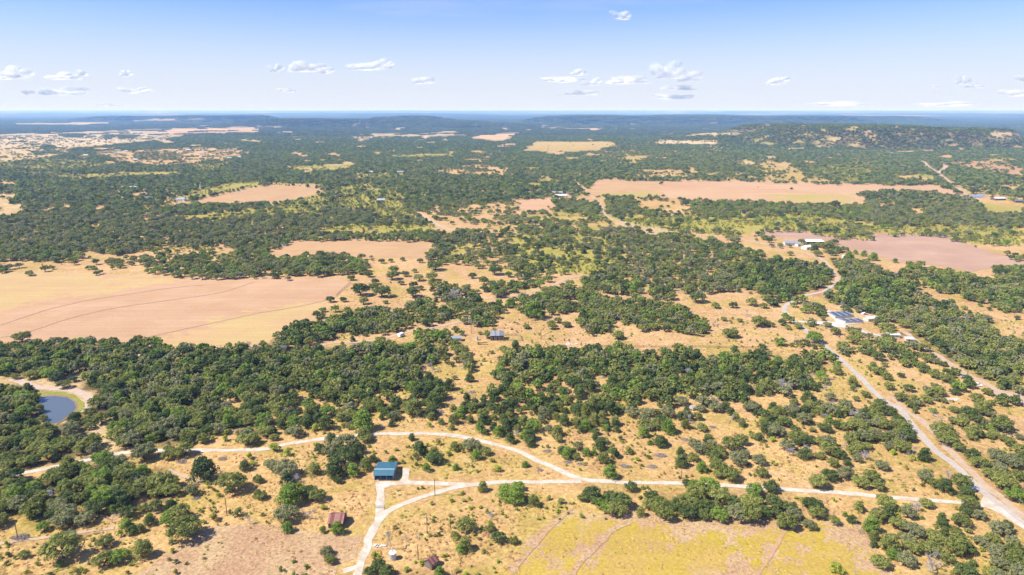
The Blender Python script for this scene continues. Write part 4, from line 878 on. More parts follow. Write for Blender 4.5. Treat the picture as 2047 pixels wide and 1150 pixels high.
# ---- which trees stand where
trees = []          # dict(kind, tone, x, y, r, h, hand)
def px_tree(k, x, y, hw, kind='oak', tone='olive', hr=None):
    """a tree whose crown centre is seen at tile pixel (x, y) with half width hw"""
    (u, v), = T(k, (x, y))
    hr = hr or {'oak': .62, 'juniper': .72, 'scrub': .5, 'dead': .7, 'brush': .15}[kind]
    r = hw / TS / ppm(v); h = 2 * r * hr
    X, Y = gp(u, v, h * .5); trees.append(dict(kind=kind, tone=tone, x=X, y=Y, r=r, h=h, hand=True))
S = '''A 1590 300 130 juniper dark|A 1820 400 130 oak olive|A 1925 275 60 juniper dark|A 480 915 165 oak olive|A 820 870 80 oak olive|A 810 1010 95 oak olive|A 930 985 90 oak bright|A 1110 930 105 juniper olive
A 1330 690 85 oak bright|A 1450 760 150 oak olive|A 1400 650 110 oak olive|A 1000 640 80 oak dark|A 990 760 85 juniper bright|A 1120 610 55 oak olive|A 1180 700 65 juniper dark|A 1100 770 50 juniper olive|A 480 710 100 oak grey|A 660 690 85 oak grey|A 875 690 60 dead grey
A 190 975 50 oak olive|A 60 975 45 scrub olive|A 50 1045 40 scrub olive|A 470 1045 40 juniper bright|A 1720 510 40 scrub lime|A 1870 640 70 scrub olive|A 1960 700 60 dead grey|A 1680 680 70 scrub gold|A 2030 500 50 juniper olive|A 1350 880 40 scrub olive|A 2025 380 45 oak dark|A 1330 185 70 oak olive|A 1150 180 80 oak grey|A 1600 70 45 oak olive|A 1950 60 90 oak olive|A 1770 60 50 scrub lime|A 1960 200 55 scrub lime|A 1990 260 50 scrub lime
A 160 840 75 brush grey|A 1430 245 45 brush grey|A 1750 222 40 brush grey|A 1545 535 32 brush grey
B 700 90 110 oak grey|B 690 190 115 oak dark|B 590 150 80 oak grey|B 510 140 60 oak dark|B 620 290 110 juniper dark|B 460 300 70 juniper olive|B 770 310 75 juniper bright|B 240 300 110 oak grey|B 130 270 80 oak grey|B 870 60 60 oak olive|B 930 220 45 juniper dark|B 870 260 70 juniper olive|B 820 200 50 juniper dark|B 30 385 42 juniper olive|B 45 510 55 oak olive|B 270 500 120 juniper bright|B 420 480 80 oak dark|B 490 510 80 oak olive|B 240 650 105 oak grey|B 250 760 60 juniper bright|B 410 650 75 dead grey|B 540 605 42 scrub lime|B 650 765 75 juniper bright|B 530 780 55 scrub olive|B 560 950 62 oak grey|B 590 1010 60 oak olive|B 150 130 80 scrub lime|B 250 170 60 scrub lime
B 1232 50 40 juniper dark|B 1290 150 85 juniper dark|B 1410 165 55 juniper olive|B 1440 90 50 scrub gold|B 1570 125 55 juniper olive|B 1700 110 80 oak grey|B 1740 190 60 juniper bright|B 1520 180 45 scrub lime|B 1350 292 48 juniper bright|B 1580 285 36 juniper bright|B 1520 268 28 scrub lime|B 1270 265 20 juniper bright|B 1905 300 55 scrub lime|B 1745 320 28 scrub lime|B 1160 245 35 scrub lime|B 1080 235 50 juniper bright|B 1110 150 30 scrub lime|B 1790 440 58 juniper olive|B 1965 480 90 juniper bright|B 1660 740 95 oak olive|B 1650 890 80 juniper olive|B 1570 820 45 oak olive|B 1620 930 55 juniper bright|B 1850 670 60 dead grey|B 1850 770 50 oak olive|B 1915 840 75 oak dark|B 970 1060 75 oak dark|B 1030 1110 75 oak dark|B 900 1110 60 oak dark|B 1455 1115 62 juniper bright|B 1190 845 42 dead grey|B 1140 805 24 scrub olive|B 1280 830 35 dead grey|B 1615 630 22 scrub lime|B 680 635 20 scrub lime|B 1310 1040 45 scrub lime|B 1190 1090 45 scrub lime|B 1865 235 40 scrub gold
B 2010 60 60 juniper dark
C 40 500 100 juniper bright|C 60 440 60 oak bright|C 180 550 62 juniper olive|C 225 590 30 juniper dark|C 305 530 38 scrub olive|C 400 555 50 scrub olive|C 640 500 95 oak dark|C 570 530 50 oak olive|C 690 560 60 oak bright|C 790 520 75 oak dark|C 870 550 100 oak dark|C 950 440 62 oak dark|C 1110 510 70 oak dark|C 1180 560 75 oak olive|C 1300 580 75 oak dark|C 1400 560 100 oak olive|C 1400 640 90 oak dark|C 1530 590 90 oak dark|C 1530 660 70 oak dark|C 1640 500 100 oak olive|C 1560 420 90 oak bright|C 1390 410 45 oak dark|C 1760 560 75 oak dark|C 1700 620 50 oak dark|C 1900 560 100 oak olive|C 1920 470 90 oak bright|C 2010 640 75 oak dark
C 1340 170 45 juniper dark|C 1350 235 72 juniper dark|C 1340 145 30 juniper olive|C 790 325 78 juniper lime|C 120 265 36 juniper bright|C 450 175 68 juniper bright|C 600 170 48 juniper bright|C 740 215 70 juniper olive|C 930 160 42 juniper olive|C 1180 85 65 juniper dark|C 1510 285 62 juniper bright|C 1110 100 30 scrub olive|C 1090 210 35 scrub olive|C 1000 225 40 scrub lime|C 710 100 72 juniper dark|C 820 180 55 juniper dark|C 1490 140 65 oak grey|C 1600 190 70 oak dark|C 1740 100 90 oak olive|C 1800 230 80 oak grey|C 1740 340 90 oak olive|C 1590 100 50 oak grey|C 1960 230 70 oak grey|C 1980 330 60 oak olive|C 295 125 20 juniper olive|C 865 60 45 scrub olive|C 1330 370 25 scrub olive
C 290 162 36 brush grey|C 455 248 34 brush grey|C 550 265 30 brush grey|C 235 315 28 brush grey|C 905 280 45 brush grey|C 1115 285 45 brush grey|C 1180 195 50 brush grey|C 1375 70 34 brush grey
D 430 400 90 oak olive|D 520 350 80 oak dark|D 640 330 80 oak grey|D 60 440 75 oak dark|D 80 560 90 oak dark|D 200 600 75 oak dark|D 390 580 90 oak dark|D 420 640 80 oak olive|D 330 560 60 oak olive|D 110 650 60 oak dark|D 300 690 30 juniper bright|D 750 600 60 juniper olive|D 700 700 50 juniper dark|D 850 740 90 juniper bright|D 740 770 50 dead grey|D 1000 880 100 juniper olive|D 1010 970 60 juniper bright|D 1130 1010 90 oak grey|D 1340 1030 130 dead grey|D 1140 640 75 oak grey|D 960 560 90 oak olive|D 760 400 80 oak olive|D 930 270 65 oak grey|D 340 140 50 dead grey|D 800 200 60 dead grey|D 1180 780 90 oak grey|D 1350 420 60 oak olive|D 1560 400 100 oak olive|D 1620 560 75 oak olive|D 1280 570 60 oak olive|D 640 660 28 juniper bright|D 570 1080 90 scrub lime
D 1450 60 90 oak olive|D 1540 130 60 oak olive|D 1640 50 45 oak olive|D 1700 30 40 oak olive|D 1890 60 45 oak olive|D 2010 50 40 oak grey|D 1700 250 80 oak olive|D 1850 200 90 oak grey|D 1980 250 80 oak grey|D 1790 340 80 oak olive|D 1900 400 100 oak olive|D 1980 500 90 oak bright|D 2010 350 70 oak olive
E 165 125 75 oak olive|E 455 150 35 oak dark|E 1085 140 45 oak olive|E 830 165 35 oak dark|E 240 425 60 oak gold|E 440 440 75 oak dark|E 500 500 60 oak olive|E 580 460 40 oak dark|E 590 770 75 juniper dark|E 700 830 50 oak olive|E 1030 880 40 dead grey|E 340 770 45 oak olive|E 800 510 70 oak dark|E 900 710 60 oak olive|E 710 720 65 oak olive|E 1380 890 75 oak grey|E 1600 930 60 oak olive|E 1480 950 50 oak dark|E 1780 880 50 scrub lime|E 1940 900 80 oak grey|E 1330 1010 50 oak olive|E 1130 1030 110 oak grey|E 1500 880 35 scrub lime|E 120 440 40 oak olive|E 460 1120 1 scrub lime
F 840 780 115 juniper bright|F 1080 810 38 juniper dark|F 860 890 70 oak olive|F 560 800 80 juniper dark|F 470 840 60 scrub lime|F 310 870 75 oak grey|F 1370 820 40 scrub lime|F 1545 840 36 juniper olive|F 1465 795 38 juniper olive|F 1565 775 60 juniper olive|F 1690 780 45 juniper olive|F 1770 840 60 juniper bright|F 765 148 30 juniper dark|F 870 112 26 oak dark|F 985 150 50 oak olive|F 1430 115 85 oak bright|F 1330 170 60 oak olive|F 1580 60 32 scrub gold|F 1770 100 24 oak olive|F 1840 95 20 oak olive|F 1610 230 80 oak olive|F 1660 290 70 oak olive|F 1640 340 50 dead grey|F 1700 340 50 juniper dark|F 1690 450 50 juniper dark|F 1860 250 24 oak olive|F 1950 225 42 oak olive|F 1800 310 32 scrub lime|F 1570 450 42 scrub olive|F 1240 790 16 scrub lime|F 240 230 60 dead grey|F 345 220 30 scrub lime|F 1450 570 80 juniper dark|F 1400 620 85 juniper dark|F 1250 680 95 juniper olive|F 1100 690 60 juniper dark|F 740 690 75 oak grey|F 1390 370 60 dead grey|F 1440 715 50 brush grey|F 1705 565 35 brush grey|F 1310 380 40 brush grey
G 125 45 32 oak olive|G 850 115 56 oak olive|G 1730 95 66 oak olive|G 1520 75 45 oak olive|G 330 45 45 oak olive|G 440 30 40 oak olive|G 900 15 35 oak olive|G 1240 45 40 oak grey|G 310 145 15 oak olive|G 1600 30 24 dead grey|G 620 690 90 juniper olive|G 790 690 80 juniper dark|G 960 720 70 oak grey|G 1240 830 85 juniper bright|G 1090 720 60 oak grey|G 1240 720 70 oak grey|G 400 390 60 oak dark|G 620 510 75 juniper dark|G 60 960 10 scrub lime|G 1050 60 50 oak olive|G 1120 50 45 oak olive|G 670 20 70 oak olive
G 360 755 45 juniper olive|G 1510 840 55 oak olive|G 1500 690 50 oak grey|G 1595 840 30 brush grey|G 1050 880 60 juniper bright|G 1190 950 60 oak dark|G 1100 960 30 juniper bright|G 1350 630 60 oak grey|G 735 450 26 brush grey|G 1910 470 40 juniper dark|G 1420 1050 1 scrub lime
H 400 130 78 oak bright|H 272 45 38 oak olive|H 370 35 30 oak olive|H 500 30 38 oak olive|H 620 200 65 oak olive|H 800 190 60 oak olive|H 700 150 55 oak olive|H 720 100 50 oak olive|H 900 280 60 oak dark|H 840 250 50 oak dark|H 850 360 30 juniper lime|H 840 435 24 scrub lime|H 1080 430 34 oak dark|H 970 440 50 oak olive|H 985 515 50 oak olive|H 1140 530 50 oak dark|H 1260 380 55 oak dark|H 1410 340 38 oak dark|H 1350 420 60 oak olive|H 1440 450 60 oak olive|H 1350 520 40 oak olive|H 1500 500 50 oak dark|H 1620 500 60 oak dark|H 1500 560 45 oak dark|H 1280 620 55 oak olive|H 1080 600 60 oak olive|H 1160 660 55 oak olive|H 1190 710 35 juniper olive|H 920 650 60 oak dark|H 1000 720 65 oak dark|H 1060 780 60 oak dark|H 1760 560 50 oak olive|H 1680 610 60 oak olive|H 1415 630 35 oak olive|H 1620 720 80 oak dark|H 1410 860 95 oak olive|H 1385 785 50 dead grey|H 1330 730 40 dead grey|H 1640 870 80 oak olive|H 1880 810 100 oak olive|H 1700 890 45 oak olive|H 1930 950 60 oak olive|H 1500 700 45 oak olive|H 800 580 45 oak olive|H 700 480 60 juniper olive|H 580 390 55 juniper olive|H 440 310 50 oak olive|H 160 500 75 dead grey|H 500 520 50 dead grey|H 520 600 55 oak grey|H 640 660 75 oak grey|H 235 640 45 oak olive|H 170 800 65 oak dark|H 250 860 50 oak dark|H 480 840 65 oak dark|H 50 720 42 scrub lime|H 515 780 45 juniper lime|H 340 1010 40 dead grey|H 520 460 32 brush grey|H 1270 710 15 scrub lime|H 1100 20 60 oak olive|H 990 90 55 oak olive|H 1250 340 30 oak olive
J 920 350 17 oak olive|J 995 360 32 oak dark|J 1068 355 26 oak dark|J 1160 345 26 oak dark|J 1298 357 32 oak dark|J 1412 393 66 oak dark|J 755 490 38 oak dark|J 895 465 38 oak dark|J 1090 425 55 oak olive|J 1080 470 60 oak olive|J 1182 460 38 oak dark|J 1255 435 28 oak olive|J 1285 488 48 oak olive|J 1390 480 58 oak olive|J 1395 520 42 juniper olive|J 1148 530 32 oak olive|J 830 580 85 oak dark|J 945 520 40 oak dark|J 1000 595 80 oak dark|J 930 560 50 oak olive|J 855 672 48 oak olive|J 1240 600 72 oak dark|J 1245 545 42 oak dark|J 1300 570 32 oak olive|J 1025 682 28 oak olive|J 590 660 42 oak dark|J 694 662 34 oak dark|J 530 742 34 oak bright|J 505 822 26 oak dark|J 1712 475 38 oak dark|J 1790 500 35 oak olive|J 1892 430 62 oak dark|J 1996 465 38 oak dark|J 1755 400 35 oak olive|J 1940 530 45 oak olive|J 1580 620 65 dead grey|J 1700 840 32 dead grey|J 1065 528 16 scrub olive|J 1240 685 30 oak olive|J 1910 610 60 oak olive|J 2010 690 55 juniper bright
K 1475 640 75 oak dark|K 1617 708 42 oak olive|K 1755 705 42 oak dark|K 1900 680 55 oak olive|K 1995 710 38 oak olive|K 1865 765 40 dead grey|K 1960 830 75 oak olive|K 1735 920 64 oak olive|K 1680 815 30 oak olive|K 1750 810 22 scrub olive|K 1805 825 30 oak olive|K 850 940 54 oak olive|K 128 878 32 oak olive|K 320 850 44 oak olive|K 375 825 40 oak olive|K 440 855 42 oak olive|K 1515 905 45 oak olive|K 1235 860 38 oak olive|K 1605 860 22 dead grey|K 1200 590 80 oak dark|K 1000 650 48 oak dark|K 1890 610 20 oak olive|K 2000 610 60 oak dark|K 190 740 100 juniper bright|K 1080 800 60 oak olive|K 1600 60 1 scrub lime|K 2030 840 25 oak olive|K 780 55 24 oak dark|K 925 72 24 oak dark|K 1095 120 28 oak dark|K 1285 80 40 oak dark|K 1190 75 36 oak dark|K 1000 100 36 oak olive
L 60 860 34 oak olive|L 272 868 38 oak olive|L 10 850 30 oak olive|L 210 300 30 oak olive|L 425 300 42 oak gold|L 300 205 36 oak gold|L 500 240 60 oak gold|L 400 262 46 juniper dark|L 720 290 26 juniper lime|L 655 265 22 juniper lime|L 790 300 34 juniper bright|L 862 325 46 juniper lime|L 1035 357 26 juniper lime|L 670 318 48 juniper lime|L 1450 540 65 juniper dark|L 1630 640 60 oak dark|L 1895 760 20 oak olive|L 1995 805 30 oak dark|L 40 195 34 oak dark|L 130 230 25 oak olive|L 1870 440 50 oak dark
O 1175 597 10 oak dark|O 1245 598 22 oak dark|O 1395 570 32 oak dark|O 1945 598 20 oak dark|O 1995 598 18 oak dark|O 1835 595 34 oak dark|O 1335 775 26 oak dark|O 1385 810 34 oak dark|O 1458 797 18 oak dark|O 1280 803 20 oak gold|O 1243 835 18 oak dark|O 1190 838 22 oak dark|O 1008 768 16 oak dark|O 685 762 16 oak dark|O 1950 685 6 oak dark|O 780 960 24 oak dark|O 925 980 20 oak dark|O 1095 1025 28 oak dark
P 580 655 26 oak dark|P 218 697 16 oak dark|P 330 620 14 oak dark|P 435 625 14 oak dark|P 220 610 12 oak dark|P 150 610 16 oak dark|P 80 595 18 oak dark|P 1505 665 30 oak dark|P 1630 665 34 oak dark|P 1650 710 46 oak dark|P 1730 706 24 oak dark|P 1345 715 24 oak dark|P 1827 712 14 oak dark|P 1895 695 32 oak dark|P 1755 660 12 oak dark|P 1145 715 30 oak dark|P 555 818 50 oak dark|P 1990 710 26 oak dark'''
for row in S.replace('\n', '|').split('|'):
    k, x, y, hw, kind, tone = row.split()
    if float(hw) > 5: px_tree(k, float(x), float(y), float(hw), kind, tone)
if True:
    for t in trees:
        if t['kind'] == 'oak' and t['tone'] == 'gold': t['tone'] = 'olive'; t['gold'] = True

# ------------------------------------------------------------------ buildings, vehicles, poles, fences
HAZE = 7e-5
KEEP_FREE = [(993, 688, 6), (985, 686, 5), (1003, 687, 5), (1020, 676, 8), (1036, 677, 6)]
m_teal = mat('teal_metal_roof', (0.05, 0.15, 0.20), 0.45, 0.2, var=0.15, scale=0.5, spec=0.5)
m_tealcap = mat('pale_ridge_cap', (0.55, 0.62, 0.64), 0.5)
m_white = mat('white_paint', (0.75, 0.75, 0.74), 0.6, var=0.08, scale=1)
m_cream = mat('cream_siding', (0.56, 0.50, 0.42), 0.8, var=0.15, scale=1)
m_offwhite = mat('dusty_white_roof', (0.50, 0.49, 0.47), 0.7, var=0.1, scale=1)
m_conc = mat('concrete', (0.50, 0.47, 0.43), 0.9, var=0.2, scale=1)
m_rust = mat('rusty_tin', (0.21, 0.080, 0.060), 0.85, 0.1, col2=(0.13, 0.055, 0.045), scale=1.5)
m_rust2 = mat('faded_rusty_tin', (0.34, 0.18, 0.15), 0.8, 0.1, col2=(0.24, 0.10, 0.08), scale=1.2)
m_tin = mat('weathered_tin', (0.46, 0.47, 0.49), 0.5, 0.5, var=0.3, scale=1)
m_tind = mat('dark_weathered_tin', (0.24, 0.25, 0.28), 0.55, 0.4, var=0.3, scale=1)
m_wood = mat('grey_boards', (0.23, 0.19, 0.16), 0.9, var=0.5, scale=2)
m_woodb = mat('brown_boards', (0.20, 0.12, 0.075), 0.9, var=0.5, scale=2)
m_pole = mat('weathered_pole', (0.17, 0.12, 0.09), 0.9, var=0.3, scale=1)
m_dark = mat('painted_inside_shade', (0.02, 0.02, 0.02), 0.9)  # near-black wall colour, paints the barn's inner shade between the planks
m_glass = mat('window_glass', (0.03, 0.04, 0.05), 0.1, spec=0.8)
m_blueroof = mat('slate_blue_roof', (0.085, 0.11, 0.17), 0.5, 0.2, var=0.25, scale=0.4)
m_blueroof2 = mat('faded_blue_roof', (0.26, 0.30, 0.38), 0.5, 0.2, var=0.2, scale=0.4)
m_brownroof = mat('brown_shingles', (0.17, 0.12, 0.095), 0.9, var=0.3, scale=1)
m_tank = mat('galvanised_tank', (0.55, 0.58, 0.60), 0.45, 0.35, var=0.15, scale=1)
m_tyre = mat('tyre_rubber', (0.02, 0.02, 0.02), 0.8)
m_stone = mat('pale_rubble', (0.58, 0.54, 0.49), 0.9, var=0.3, scale=2)

def building(name, label, cat, x, y, rz, w, d, he, hr, wall, roof, kind='gable', over=0.4, windows=2, door=True, sheets=0, roof2=None, z0=0.0, group=None, ridge=None, open_front=False):
    """w along local x, d along local y; gable ridge along x; mono slopes towards -y"""
    t = thing(name, label, cat, (x, y, z0), rz, group); hw, hd = w / 2, d / 2; tk = 0.16
    g = MB()
    if kind == 'gable': rp = lambda yy: he + (hr - he) * (1 - abs(yy) / hd)
    else: rp = lambda yy: he + (hr - he) * (yy + hd) / d
    prof = [-hd, 0, hd] if kind == 'gable' else [-hd, hd]
    def wall_x(xx, sgn):          # end wall in the plane x = xx, thickness tk inwards
        P = [(-hd, -.2)] + [(yy, rp(yy) - .05) for yy in prof] + [(hd, -.2)]
        n = len(P); V = [(xx, a, b) for a, b in P] + [(xx - sgn * tk, a, b) for a, b in P]
        g.add(V, [tuple(range(n)), tuple(range(2 * n - 1, n - 1, -1))] + [(i, (i + 1) % n, n + (i + 1) % n, n + i) for i in range(n)])
    wall_x(-hw, -1); wall_x(hw, 1)
    g.box(-hw + tk, hw - tk, hd - tk, hd - .003, -.2, rp(hd) - .05)
    if not open_front: g.box(-hw + tk, hw - tk, -hd + .003, -hd + tk, -.2, rp(-hd) - .05)
    g.build('wall', wall, t)
    hwo = hw + over
    def plane(y0, y1, nm, m, x0=-hwo, x1=hwo, lift=0.0):
        z0_, z1_ = rp(y0) + .02 + lift, rp(y1) + .02 + lift
        MB().slab((x0, y0, z0_ + .1), (x1, y0, z0_ + .1), (x1, y1, z1_ + .1), (x0, y1, z1_ + .1), .1).build(nm, m, t)
    slopes = [(-hd - over, 0, 0), (hd + over, 0, 1)] if kind == 'gable' else [(-hd - over, hd + over, 0)]
    for a, b_, q in slopes:
        if sheets:
            for s_ in range(sheets):
                x0 = -hwo + 2 * hwo * s_ / sheets; x1 = -hwo + 2 * hwo * (s_ + 1) / sheets - .03
                plane(a, b_, 'roof_sheet', roof2 if roof2 and random.random() < .4 else roof, x0, x1, random.uniform(0, .04))
        else: plane(a, b_, 'roof_panel', roof)
    if kind == 'gable' and ridge: MB().box(-hwo, hwo, -.16, .16, hr + .10, hr + .19).build('ridge_cap', ridge, t)
    if door and not open_front:
        dw, dh = 1.0, 2.05; dx = -w * .12
        MB().box(dx - dw / 2, dx + dw / 2, -hd - .03, -hd + .02, 0, dh).build('door', m_woodb, t)
    if windows:
        for k in range(windows):
            wx = -hw + w * (k + .6) / (windows + .2)
            f = MB().box(wx - .55, wx + .55, -hd - .04, -hd + .02, 1.0, 2.0).build('window', m_white, t)
            MB().box(wx - .45, wx + .45, -hd - .06, -hd - .041, 1.1, 1.9).build('pane', m_glass, f)
    block = max(w, d) * .5 + 1.5
    u, v = proj(x, y, 0); KEEP_FREE.append((u, v, block))
    return t

# --- teal roofed shed
t = thing('metal_shed', 'open fronted metal shed with teal blue roof and pale ridge beside the gravel turn', 'shed', (-53.8, 260.5, 0))
KEEP_FREE += [(770, 945, 8), (775, 962, 4)]
mats_ = [(-4.25, 4.25)]
hw_ = 4.25; yf, yr, yb = -4.2, -1.2, 7.6; zf, zr, zb = 2.6, 3.9, 2.5
MB().box(-4.1, 4.1, -3.6, 7.3, -.1, .12).build('slab', m_conc, t)
for k in range(12):            # roof sheets, near and far slope
    x0 = -hw_ + 2 * hw_ * k / 12; x1 = x0 + 2 * hw_ / 12 - .02
    MB().slab((x0, yf, zf), (x1, yf, zf), (x1, yr, zr), (x0, yr, zr), .06).build('roof_sheet', m_teal, t)
    MB().slab((x0, yr, zr), (x1, yr, zr), (x1, yb, zb), (x0, yb, zb), .06).build('roof_sheet', m_teal, t)
MB().box(-hw_ - .05, hw_ + .05, yr - .17, yr + .17, zr + .01, zr + .08).build('ridge_cap', m_tealcap, t)
for sx in (-1, 1):
    x_ = 4.0 * sx
    MB().add([(x_, -3.4, .12), (x_, 7.2, .12), (x_, 7.2, 2.5), (x_, yr, zr - .1), (x_, -3.4, 2.85)] + [(x_ - sx * .1, -3.4, .12), (x_ - sx * .1, 7.2, .12), (x_ - sx * .1, 7.2, 2.5), (x_ - sx * .1, yr, zr - .1), (x_ - sx * .1, -3.4, 2.85)],
             [(0, 1, 2, 3, 4), (9, 8, 7, 6, 5)] + [(i, (i + 1) % 5, 5 + (i + 1) % 5, 5 + i) for i in range(5)]).build('side_wall', m_cream if sx < 0 else m_tin, t)
MB().box(-3.9, 3.9, 7.1, 7.2, .12, 2.45).build('back_wall', m_tin, t)
for x_ in (-3.95, -1.3, 1.3, 3.95): MB().box(x_ - .09, x_ + .09, -3.6, -3.42, .12, 2.75).build('post', m_white if x_ < -3 else m_tind, t)
# --- rusty shed
building('rusty_shed', 'low shed with rust red striped tin roof behind a round juniper', 'shed', -65.5, 226.4, 0, 5.3, 7.0, 2.1, 3.9, m_woodb, m_rust, sheets=8, roof2=m_rust2, windows=0, door=False, over=.25)
# --- little ruined cabin
x, y = gp(863, 1131); building('ruined_cabin', 'tiny grey board cabin with rusty pitched roof near the picture bottom'.replace('picture bottom', 'silver water tank'), 'cabin', x, y, R(52), 3.6, 3.4, 2.0, 3.3, m_wood, m_rust, sheets=5, roof2=m_rust2, windows=1, over=.2)
x, y = gp(672, 1152); building('white_roofed_shed', 'white roofed shed cut off beside the gravel lane end', 'shed', x, y - 8, R(-4), 5.0, 3.2, 2.2, 2.6, m_cream, m_white, kind='mono', windows=0, door=False)
# --- water tank
x, y = gp(785.5, 1117); t = thing('water_tank', 'silver round water tank with conical lid standing in dry grass', 'water tank', (x, y, 0)); KEEP_FREE.append((785, 1115, 3))
def cyl(mb, r0, r1, z0, z1, n=20):
    V = [(r0 * math.cos(2 * math.pi * k / n), r0 * math.sin(2 * math.pi * k / n), z0) for k in range(n)] + [(r1 * math.cos(2 * math.pi * k / n), r1 * math.sin(2 * math.pi * k / n), z1) for k in range(n)]
    return mb.add(V, [(k, (k + 1) % n, n + (k + 1) % n, n + k) for k in range(n)] + [tuple(range(n - 1, -1, -1)), tuple(range(n, 2 * n))])
cyl(MB(), 1.25, 1.25, 0, 2.5).build('drum', m_tank, t); cyl(MB(), 1.32, .25, 2.5, 2.95).build('lid', m_white, t)
for zz in (.8, 1.6): cyl(MB(), 1.28, 1.28, zz, zz + .08).build('hoop', m_tind, t)
cyl(MB(), .25, .22, 2.95, 3.15, 10).build('hatch', m_tind, t)
# --- windmill
x, y = gp(778.5, 1100); t = thing('windmill', 'slim pale lattice windmill beside the silver water tank', 'windmill', (x, y, 0)); f = MB(); HM = 6.8
for sx in (-1, 1):
    for sy in (-1, 1): MB().tube((sx * .8, sy * .8, 0), (sx * .1, sy * .1, HM), .06, .04, 4).build('leg', m_tin, t)
for k in range(6):
    s0, s1 = .8 - .7 * k / 6, .8 - .7 * (k + 1) / 6; z0, z1 = HM * k / 6, HM * (k + 1) / 6
    for a, b_ in (((-s0, -s0, z0), (s1, -s1, z1)), ((s0, s0, z0), (-s1, s1, z1)), ((-s0, s0, z0), (-s1, -s1, z1)), ((s0, -s0, z0), (s1, s1, z1))): f.tube(a, b_, .025, .025, 3)
f.build('bracing', m_tin, t); MB().box(-.15, .15, -.5, .3, HM, HM + .25).build('gearbox', m_tind, t)
wh = MB().tube((0, -.5, HM + .1), (0, -.62, HM + .1), .12, .12, 8).build('wheel', m_tind, t)
for k in range(12):
    a = 2 * math.pi * k / 12; c_, s_ = math.cos(a), math.sin(a); c2, s2 = math.cos(a + .35), math.sin(a + .35)
    MB().slab((.25 * c_, -.56, HM + .1 + .25 * s_), (.95 * c_, -.52, HM + .1 + .95 * s_), (.95 * c2, -.64, HM + .1 + .95 * s2), (.25 * c2, -.6, HM + .1 + .25 * s2), .02).build('blade', m_tin, wh)
MB().box(-.02, .02, .3, 1.5, HM - .1, HM + .35).build('tail_vane', m_tin, t)
# --- utility poles
def pole(u, v, hgt, label, arm=True, lean=0.0, drum=False):
    x, y = gp(u, v); t = thing('utility_pole', label, 'utility pole', (x, y, 0), random.uniform(-.3, .3), 'poles of the farm power line')
    MB().tube((0, 0, -.3), (lean, 0, hgt), .17, .11, 7).build('shaft', m_pole, t)
    if arm: MB().box(-1.0 + lean, 1.0 + lean, -.19, -.07, hgt - .8, hgt - .65).build('cross_arm', m_pole, t)
    if drum: MB().tube((lean + .32, -.05, hgt - 2.0), (lean + .32, -.05, hgt - 1.2), .24, .24, 8).build('transformer', m_tin, t)
    for k in (-.85, 0, .85):
        if arm: MB().tube((k + lean, -.13, hgt - .65), (k + lean, -.13, hgt - .45), .06, .04, 5).build('insulator', m_white, t)
pole(854, 1067, 7.4, 'tallest near utility pole, on the tussocky slope east of the silver tank', drum=True)
pole(869.5, 991, 7.6, 'utility pole standing beside the curve of the gravel lane', arm=False)
pole(882, 926, 6.4, 'utility pole with transformer in the yellow brush behind the lane', drum=True)
pole(834, 925, 5.6, 'bare pole before the round juniper beyond the teal shed', arm=False)
pole(836, 1119, 6.0, 'bare pole right behind the tiny ruined cabin'.replace('right ', ''), arm=False)
pole(900.5, 1056, 4.6, 'short bare pole close to the open oak by the meadow', arm=False)
pole(454, 1031, 7.6, 'bare pole beside the yellow brush west of the rusty shed', arm=False)
pole(36, 1078, 7.2, 'bare pole standing before the long brush pile', arm=False)
pole(1362, 957, 6.2, 'bare pole in front of the pointed juniper at the lane', arm=False)
pole(1934, 748, 11, 'tall pale pole on the reddish dirt road by the dense woods')
pole(942, 667, 7.5, 'bare pole between the old board barn and the oaks', arm=False)
pole(1081.5, 679, 7.0, 'bare pole with a beam leaning on it in the pasture', arm=False)
x, y = gp(1083, 679); t = MB().tube((-.5, 0, 2.0), (7, 1, 5.8), .18, .14, 6).build('leaning_beam', m_pole); t.location = (x, y - .3, 0); t['label'] = 'long dark beam leaning on the bare pasture pole'; t['category'] = 'beam'
# --- old barn and yard
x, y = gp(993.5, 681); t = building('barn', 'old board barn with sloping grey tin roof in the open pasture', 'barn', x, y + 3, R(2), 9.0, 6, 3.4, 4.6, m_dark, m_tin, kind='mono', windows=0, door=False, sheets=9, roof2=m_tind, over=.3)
for k in range(16):
    if k in (3, 8): continue
    bx = -4.5 + 9.0 * k / 16; MB().box(bx + .04, bx + .50, -3.14, -3.03, 0, 3.25 - random.uniform(0, .25)).build('plank', random.choice([m_woodb, m_wood, m_woodb]), t)
for k in range(9):
    by = -3 + 6 * k / 9; MB().box(4.53, 4.62, by + .04, by + .6, 0, 3.3 + 1.1 * k / 9).build('plank', random.choice([m_woodb, m_wood]), t)
def fence(name, label, pts, sp=3.0, h=1.3, rails=2, m=m_pole, cat='fence', pr=.08, px=True):
    P = [Vector(gp(u, v)).to_3d() for u, v in pts]; o0 = P[0].copy(); t = thing(name, label, cat, o0); P = [p - o0 for p in P]
    for a, b_ in zip(P[:-1], P[1:]):
        L = (b_ - a).length; n = max(1, int(L / sp))
        for k in range(n + (b_ is P[-1])):
            p = a.lerp(b_, k / n); MB().tube((p.x, p.y, -.1), (p.x, p.y, h), pr, pr, 5).build('post', m, t)
        r = MB()
        for q in range(rails):
            zz = h * (q + 1) / (rails + .4); r.tube((a.x, a.y, zz), (b_.x, b_.y, zz), .07, .07, 4)
        r.build('rail', m, t)
    return t
fence('corral_fence', 'weathered rail corral running east from the old barn', [(1006, 671), (1040, 672.5), (1044, 682), (1006, 682), (1004, 677)], 2.5, 1.5, 3, m_wood)
